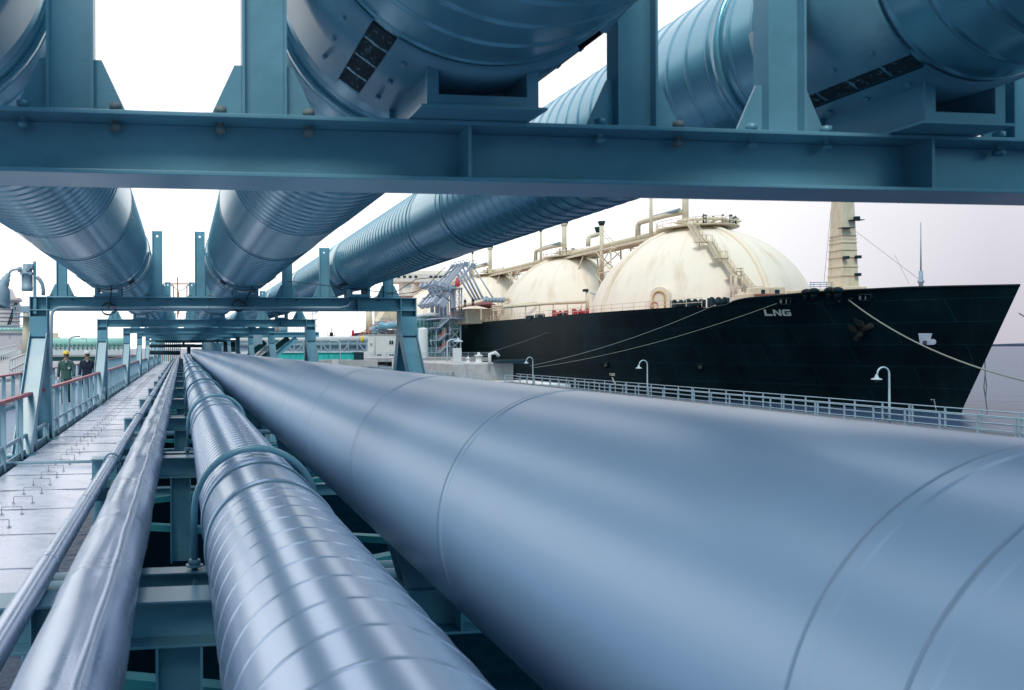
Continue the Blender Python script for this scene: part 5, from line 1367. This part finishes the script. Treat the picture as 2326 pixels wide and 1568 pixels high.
m = MB(); p, q = G(285, 1480, 90), G(297, 1375, 90); m.box(p.x, q.x, 90, 90.5, p.z, q.z); tag(m.build('marker_board', M['yellow'], None), 'narrow yellow board between the second and third frame legs', 'sign')

# ------------------------------------------------------------------ explosion proof floodlight on the first whole frame
Y1 = Y0+S
fl_ = thing('floodlight', Hh(438, 600, Y1), 'grey bell shaped floodlight with a ribbed ballast housing bolted to a post', 'lamp')
def L_(x, y, dY=0): return Hh(x, y, Y1-.1+dY)
a, b_ = L_(422, 800), L_(458, 145); m = MB(); m.box(a.x, b_.x, Y1-.13, Y1-.12, a.z, b_.z); m.box(a.x, a.x+.01, Y1-.12, Y1-.05, a.z, b_.z); m.build('post', M['steel'], fl_)
c = L_(341, 515); top = L_(341, 175); H = top.z-c.z; r0 = (L_(415,0).x-L_(272,0).x)/2
m = MB(); m.lathe(V(c.x, Y1-.1, c.z), (0,0,1), [(0,0),(.001,r0*.93),(.03,r0),(H*.16,r0),(H*.165,r0*.97),(H*.6,r0*.97),(H*.605,r0*1.1),(H*.68,r0*1.1),(H*.69,r0*.95),(H*.82,r0*.8),(H*.83,r0*.74),(H*.98,r0*.74),(H,r0*.6),(H,0)], 28); m.build('ballast_housing', M['rail2'], fl_)
for (x, y) in ((360, 250), (400, 215), (285, 300), (395, 300)):
    p = L_(x, y); m = MB(); m.cyl(V(p.x, Y1-.1-r0*1.15, p.z), V(p.x, Y1-.1-r0*.7, p.z), .035, 8); m.build('bolt', M['rail2'], fl_)
p, q = L_(375, 215), L_(425, 215); m = MB(); m.box(p.x, q.x, Y1-.2, Y1-.02, p.z-.05, p.z+.05); m.build('bracket', M['rail2'], fl_)
m = MB(); m.tube([L_(270, 245), L_(215, 243), L_(170, 247), L_(135, 265), L_(112, 300)], .02, 8); m.cyl(L_(270, 245), L_(225, 245), .05, 10); m.build('arm', M['rail2'], fl_)
m = MB(); p = L_(112, 292); ax = (L_(-10, 540)-p).normalized()
m.lathe(p, ax, [(0,.03),(.03,.05),(.09,.055),(.10,.075),(.16,.08),(.2,.10),(.24,.10),(.3,.16),(.42,.22),(.5,.255),(.56,.27),(.575,.30),(.60,.30),(.61,.27)], 28); m.build('lamp_shade', M['rail2'], fl_)
m = MB(); m.lathe(p+ax*.6, ax, [(0,.26),(.03,.24),(.07,.12),(.08,0)], 24); m.build('lens', M['glass'], fl_)
m = MB(); m.tube([L_(462, 340), L_(500, 375), L_(530, 430), L_(543, 500), L_(543, 570)], .035, 8); m.build('conduit', M['rail2'], fl_)
# conduit along the frame
t = thing('conduit', (0, Y1, 0), 'pale conduit along the first whole frame beam, bending down its left leg', 'conduit')
def Kf(x, y): return Hh(x, y, Y1-.19)
pts = [Kf(640, 1568), Kf(645, 1000), Kf(648, 820), Kf(660, 780), Kf(690, 745), Kf(730, 728), Kf(800, 722)]
zc_ = Kf(800, 722).z; m = MB(); m.tube(pts+[V(3.1, Y1-.19, zc_), V(3.25, Y1-.19, zc_+.03), V(3.35, Y1-.17, zc_+.15)], .028, 10); m.build('tube', M['rail2'], t)
for x in (-1.3, -.4, .5, 1.4, 2.3): m = MB(); m.cyl((x-.04, Y1-.19, zc_), (x+.04, Y1-.19, zc_), .036, 10); m.build('coupling', mat('pink_tape', (.45,.28,.33)) if x == -1.3 else M['rail2'], t)
# sensor cables under the big pipes
def cabl(pts, Y, coil, label):
    t = thing('cable', atY(*pts[0], Y), label, 'cable', 'black cables hanging under the pipes')
    m = MB(); P_ = []
    for i in range(len(pts)-1):
        for q in range(4): P_.append(atY(pts[i][0]+(pts[i+1][0]-pts[i][0])*q/4, pts[i][1]+(pts[i+1][1]-pts[i][1])*q/4, Y))
    P_.append(atY(*pts[-1], Y)); m.tube(P_, .012, 6); m.build('wire', M['cable'], t)
    c = atY(*coil, Y1-.2); m = MB()
    for k in range(3): m.tube([c+V((.12+.012*k)*math.cos(a*PI/9)+.01*k, .01*k, (.12-.01*k)*math.sin(a*PI/9)) for a in range(18)], .007, 5, closed=True)
    m.build('coil', M['cable'], t)
cabl([zH(1040,180), zH(1140,215), zH(1215,340), zH(1270,395), zH(1330,385), zH(1358,360), zH(1400,480), zH(1385,600), zH(1360,740)], Y1-.45, zH(1355,740), 'black cable looping under the left big pipe to a coil on the beam')
def zG(x, y): return ((450+x/2.851)/1.7617, (900+y/2.851)/1.7617)
cabl([zG(1860,470), zG(1790,580), zG(1700,620), zG(1620,615), zG(1590,720), zG(1520,860), zG(1440,900)], Y1-.45, zG(1440,920), 'black cable looping under the middle big pipe to a coil on the beam')
t = thing('cable', atY(1090, 600, Y1), 'thin black cable drooping from the narrower pipe beside the ship bridge', 'cable')
m = MB(); m.tube([atY(*q, Y1-.3) for q in (zG(1990,640),)+()] + [atY(u, v, Y1-.3) for u, v in ((905, 668), (940, 664), (970, 650), (995, 622), (1012, 606))], .008, 5); m.tube([atY(u, v, Y1-.3) for u, v in ((880, 668), (905, 660), (945, 634), (1005, 628), (1030, 612))], .008, 5); m.build('wire', M['cable'], t)

# ------------------------------------------------------------------ two men on the walkway
def skin_mesh(name, nodes, edges, mt, parent, sub=2):
    """nodes: list of (pos, radius)"""
    me = bpy.data.meshes.new(name); me.from_pydata([tuple(p) for p, r in nodes], edges, [])
    o = bpy.data.objects.new(name, me); scene.collection.objects.link(o)
    md = o.modifiers.new('skin', 'SKIN'); md.use_smooth_shade = True
    if not me.skin_vertices: me.skin_vertices.new(name='')
    for i, (p, r) in enumerate(nodes):
        rx, ry = (r if isinstance(r, tuple) else (r, r))
        me.skin_vertices[0].data[i].radius = (rx, ry)
    me.skin_vertices[0].data[0].use_root = True
    sb = o.modifiers.new('sub', 'SUBSURF'); sb.levels = sub; sb.render_levels = sub
    dg = bpy.context.evaluated_depsgraph_get(); ev = o.evaluated_get(dg)
    m2 = bpy.data.meshes.new_from_object(ev); m2.name = name
    scene.collection.objects.unlink(o); bpy.data.objects.remove(o)
    for p in m2.polygons: p.use_smooth = True
    m2.materials.clear(); m2.materials.append(mt)
    o = bpy.data.objects.new(name, m2); scene.collection.objects.link(o); o.parent = parent
    return o
def man(x, y, z0, yaw, coat, trou, helmet, label, step, headturn):
    t = thing('person', (x, y, z0), label, 'person'); t.rotation_euler = (0, 0, yaw)
    # local frame: facing -Y, +X is his left (image right)
    hip = .92; st = step
    J = {}
    def n(*a): return V(*a)
    legs = []
    for s_, f in ((-1, st), (1, -st)):
        legs.append([n(s_*.095, 0, hip-.04), n(s_*.10, -f*.16-.03, .50), n(s_*.10, -f*.28+(.05 if f < 0 else 0), .09)])
    arms = []
    for s_, f in ((-1, -st), (1, st)):
        arms.append([n(s_*.185, .01, 1.42), n(s_*.245, .03-f*.05, 1.14), n(s_*.265, -.04-f*.12, .89)])
    # body: one continuous surface (skin)
    nodes = [(n(0,0,hip), (.15,.11)), (n(0,0,1.10), (.13,.10)), (n(0,0,1.30), (.155,.11)), (n(0,.01,1.43), (.085,.07)), (n(0,.0,1.53), .055), (n(0,-.01,1.60), .06)]
    edges = [(0,1),(1,2),(2,3),(3,4),(4,5)]
    for L in legs:
        b0 = len(nodes); nodes += [(L[0], .085), (L[1], .058), (L[2], .04), (L[2]+n(0,-.10,-.05), .035)]
        edges += [(0,b0),(b0,b0+1),(b0+1,b0+2),(b0+2,b0+3)]
    for s_, A in zip((-1, 1), arms):
        b0 = len(nodes); w = A[2]; d = (A[2]-A[1]).normalized(); pal = w+d*.06
        nodes += [(A[0], .042), (A[1], .036), (w, .028), (pal, (.036,.018))]
        edges += [(3,b0),(b0,b0+1),(b0+1,b0+2),(b0+2,b0+3)]
        for k, (off, ln) in enumerate(((-.027,.065),(-.009,.078),(.009,.074),(.027,.06))):
            b1 = len(nodes); p1 = pal+d*.035+n(0,off,0); p2 = p1+d*ln*.55+n(-s_*.006,0,0); p3 = p2+d*ln*.45+n(-s_*.02,0,0)
            nodes += [(p1,.009),(p2,.0085),(p3,.007)]; edges += [(b0+3,b1),(b1,b1+1),(b1+1,b1+2)]
        b1 = len(nodes); p1 = pal+n(0,-.035,-.005); p2 = p1+d*.03+n(-s_*.01,-.018,0)
        nodes += [(p1,.011),(p2,.009)]; edges += [(b0+3,b1),(b1,b1+1)]
    skin_mesh('body', nodes, edges, M['skin'], t, 1)
    # head with face
    hd = bpy.data.objects.new('head', None)
    m = MB(); c = n(0,-.01,1.655)
    import math as _m
    vs = []; fs = []; nu, nv = 20, 16
    for i in range(nv+1):
        ph = -PI/2+PI*i/nv
        for k in range(nu):
            th = 2*PI*k/nu; sx = math.cos(ph)*math.sin(th); sy = -math.cos(ph)*math.cos(th); sz = math.sin(ph)
            rx, ry, rz = .074, .094, .122
            jaw = 1-.28*max(0, -sz)**1.2
            X = sx*rx*jaw; Y = sy*ry*(jaw if sy < 0 else 1-.2*max(0,-sz)); Z = sz*rz
            ff = max(0, -sy)
            # nose, brow, eye sockets, mouth, chin
            Y -= .022*ff*math.exp(-((sx/.16)**2+((sz+.13)/.16)**2))
            Y += .010*math.exp(-(((abs(sx)-.42)/.16)**2+((sz-.08)/.10)**2))*ff
            Y -= .005*math.exp(-((sx/.3)**2+((sz+.42)/.07)**2))*ff
            Y -= .008*math.exp(-((sx/.3)**2+((sz+.75)/.15)**2))*ff
            p = V(X, Y, Z); p = Matrix.Rotation(headturn, 3, 'Z') @ p; vs.append(c+p)
    for i in range(nv):
        for k in range(nu): fs.append((i*nu+k, i*nu+(k+1)%nu, (i+1)*nu+(k+1)%nu, (i+1)*nu+k))
    m.add(vs, fs, True); hd_ = m.build('head', M['skin'], None); hd_.parent = t
    Rm = Matrix.Rotation(headturn, 3, 'Z')
    for s_ in (-1, 1):
        m = MB(); m.sphere(c+Rm@V(s_*.076, .01, -.005), .02, 8, 6, sc=(.5,1,1.5)); e = m.build('ear', M['skin'], None); e.parent = hd_
        m = MB(); m.sphere(c+Rm@V(s_*.031, -.078, .012), .010, 8, 6); e = m.build('eye', M['boot'], None); e.parent = hd_
    m = MB(); m.sphere(c+Rm@V(0,.012,.012), .098, 18, 10, sc=(.84,1.02,1.25), z0=-.5, z1=.9)
    hr = m.build('hair', M['hair'], None); hr.parent = hd_
    hr.location = Rm@V(0,.018,.0)
    # helmet
    m = MB(); m.sphere(c+Rm@V(0,.0,.045), .125, 24, 10, sc=(.92,1.08,.92), z0=0, z1=1)
    m.lathe(c+Rm@V(0,0,.045), (0,0,1), [(-.008,.112),(-.010,.145),(.002,.145),(.006,.112)], 24); q = Rm@V(0,-.04,0)
    m.sphere(c+q+V(0,0,.04), .12, 20, 4, sc=(.85,1.05,.14)); h = m.build('helmet', helmet, None); h.parent = t
    m = MB(); m.tube([c+Rm@V(s*.08, -.0, -.12+.17*abs(s)) for s in (-1,-.5,0,.5,1)], .006, 5); e = m.build('chin_strap', M['boot'], None); e.parent = h
    # jacket: trunk + sleeves
    def loft(m, rings, n_=20):
        vs = []; fs = []
        for (c_, rx, ry) in rings:
            for k in range(n_):
                th = 2*PI*k/n_; cc, ss = math.cos(th), math.sin(th)
                vs.append(c_+V(math.copysign(abs(cc)**.85, cc)*rx, math.copysign(abs(ss)**.85, ss)*ry, .004*math.sin(th*5+c_.z*30)))
        for i in range(len(rings)-1):
            for k in range(n_): fs.append((i*n_+k, i*n_+(k+1)%n_, (i+1)*n_+(k+1)%n_, (i+1)*n_+k))
        m.add(vs, fs, True)
    m = MB()
    loft(m, [(n(0,0,.77), .15, .10), (n(0,0,.76), .196, .142), (n(0,0,.86), .188, .135), (n(0,-.006,.99), .172, .128), (n(0,0,1.10), .178, .128), (n(0,0,1.24), .196, .138), (n(0,.004,1.34), .205, .132), (n(0,.008,1.41), .185, .112), (n(0,.01,1.45), .135, .092), (n(0,.01,1.49), .085, .075), (n(0,.008,1.515), .068, .066)])
    for s_, A in zip((-1, 1), arms):
        el, wr = A[1], A[2]
        m.tube([n(s_*.13,.008,1.41), n(s_*.175,.01,1.395), n(s_*.205,.012,1.34), n(s_*.22,.018,1.25)*.5+(A[0]+el)*.25, el, (el+wr)*.5+n(0,-.006,0), el+(wr-el)*.93], [.06,.072,.074,.068,.057,.055,.046], 14)
    jk = m.build('jacket', coat, None); jk.parent = t
    m = MB(); m.tube([n(0,-.128,.85), n(0,-.137,1.1), n(0,-.142,1.28), n(0,-.115,1.42)], .006, 5); zp = m.build('zip', M['boot'], None); zp.parent = jk
    m = MB(); m.prism([n(-.055,-.125,1.47), n(.055,-.125,1.47), n(0,-.148,1.33)], (0,.02,0)); sh = m.build('shirt', M['white'], None); sh.parent = t
    m = MB(); m.prism([n(-.014,-.135,1.46), n(.014,-.135,1.46), n(.01,-.156,1.33), n(-.01,-.156,1.33)], (0,.006,0)); sh = m.build('tie', M['navy'], None); sh.parent = t
    for s_ in (-1, 1):
        m = MB(); m.prism([n(s_*.015,-.148,1.36), n(s_*.05,-.13,1.49), n(s_*.10,-.10,1.47), n(s_*.075,-.14,1.38)], (0,.012,0)); cl = m.build('collar', coat, None); cl.parent = jk
        m = MB(); m.box(s_*.105-.05, s_*.105+.05, -.150, -.138, 1.17, 1.29); pk = m.build('pocket', coat, None); pk.parent = jk
    # trousers
    m = MB()
    loft(m, [(n(0,0,.98), .15, .11), (n(0,0,.88), .175, .122), (n(0,0,.80), .178, .125), (n(0,0,.76), .12, .10)])
    for L in legs:
        h_ = V(L[0].x, L[0].y, .86); m.tube([h_, (h_+L[1])*.5, L[1], (L[1]+L[2])*.5+n(0,.01,0), L[2]+n(0,.01,.03), L[2]+n(0,.0,-.02)], [.10,.092,.074,.068,.062,.064], 14)
    tr_ = m.build('trousers', trou, None); tr_.parent = t
    for L in legs:
        m = MB(); f = L[2]; m.sphere(f+n(0,-.05,-.035), .10, 14, 8, sc=(.5,1.35,.5)); m.box(f.x-.045, f.x+.045, f.y-.17, f.y+.06, f.z-.088, f.z-.065)
        b = m.build('boot', M['boot'], None); b.parent = t
    return t
PYL = -1.90
p = atZ(143, 905, PYL); m1 = man(-4.02, 28.6, PYL, R(6), M['olive'], M['olive'], M['yellow'], 'man in green work clothes, tie and yellow helmet walking on the left walkway', 1, R(-38))
m = MB(); m.prism([V(.07,-.158,1.235), V(.13,-.158,1.235), V(.14,-.158,1.20), V(.10,-.158,1.15), V(.06,-.158,1.20)], (0,.006,0)); b = m.build('badge', M['white'], None); b.parent = m1
m = MB(); m.sphere(V(-.265,.06,.80), .06, 12, 8, sc=(.65,.8,1.3)); 
for k in range(4): m.tube([V(-.265,.03+k*.02,.76), V(-.262,.03+k*.02,.71)], .011, 6)
b = m.build('glove', M['white'], None); b.parent = m1
m2 = man(-3.46, 30.0, PYL, R(4), M['navy'], M['navy'], M['white'], 'man in a dark navy coat and white helmet, looking sideways beside the man in green', -1, R(-42))
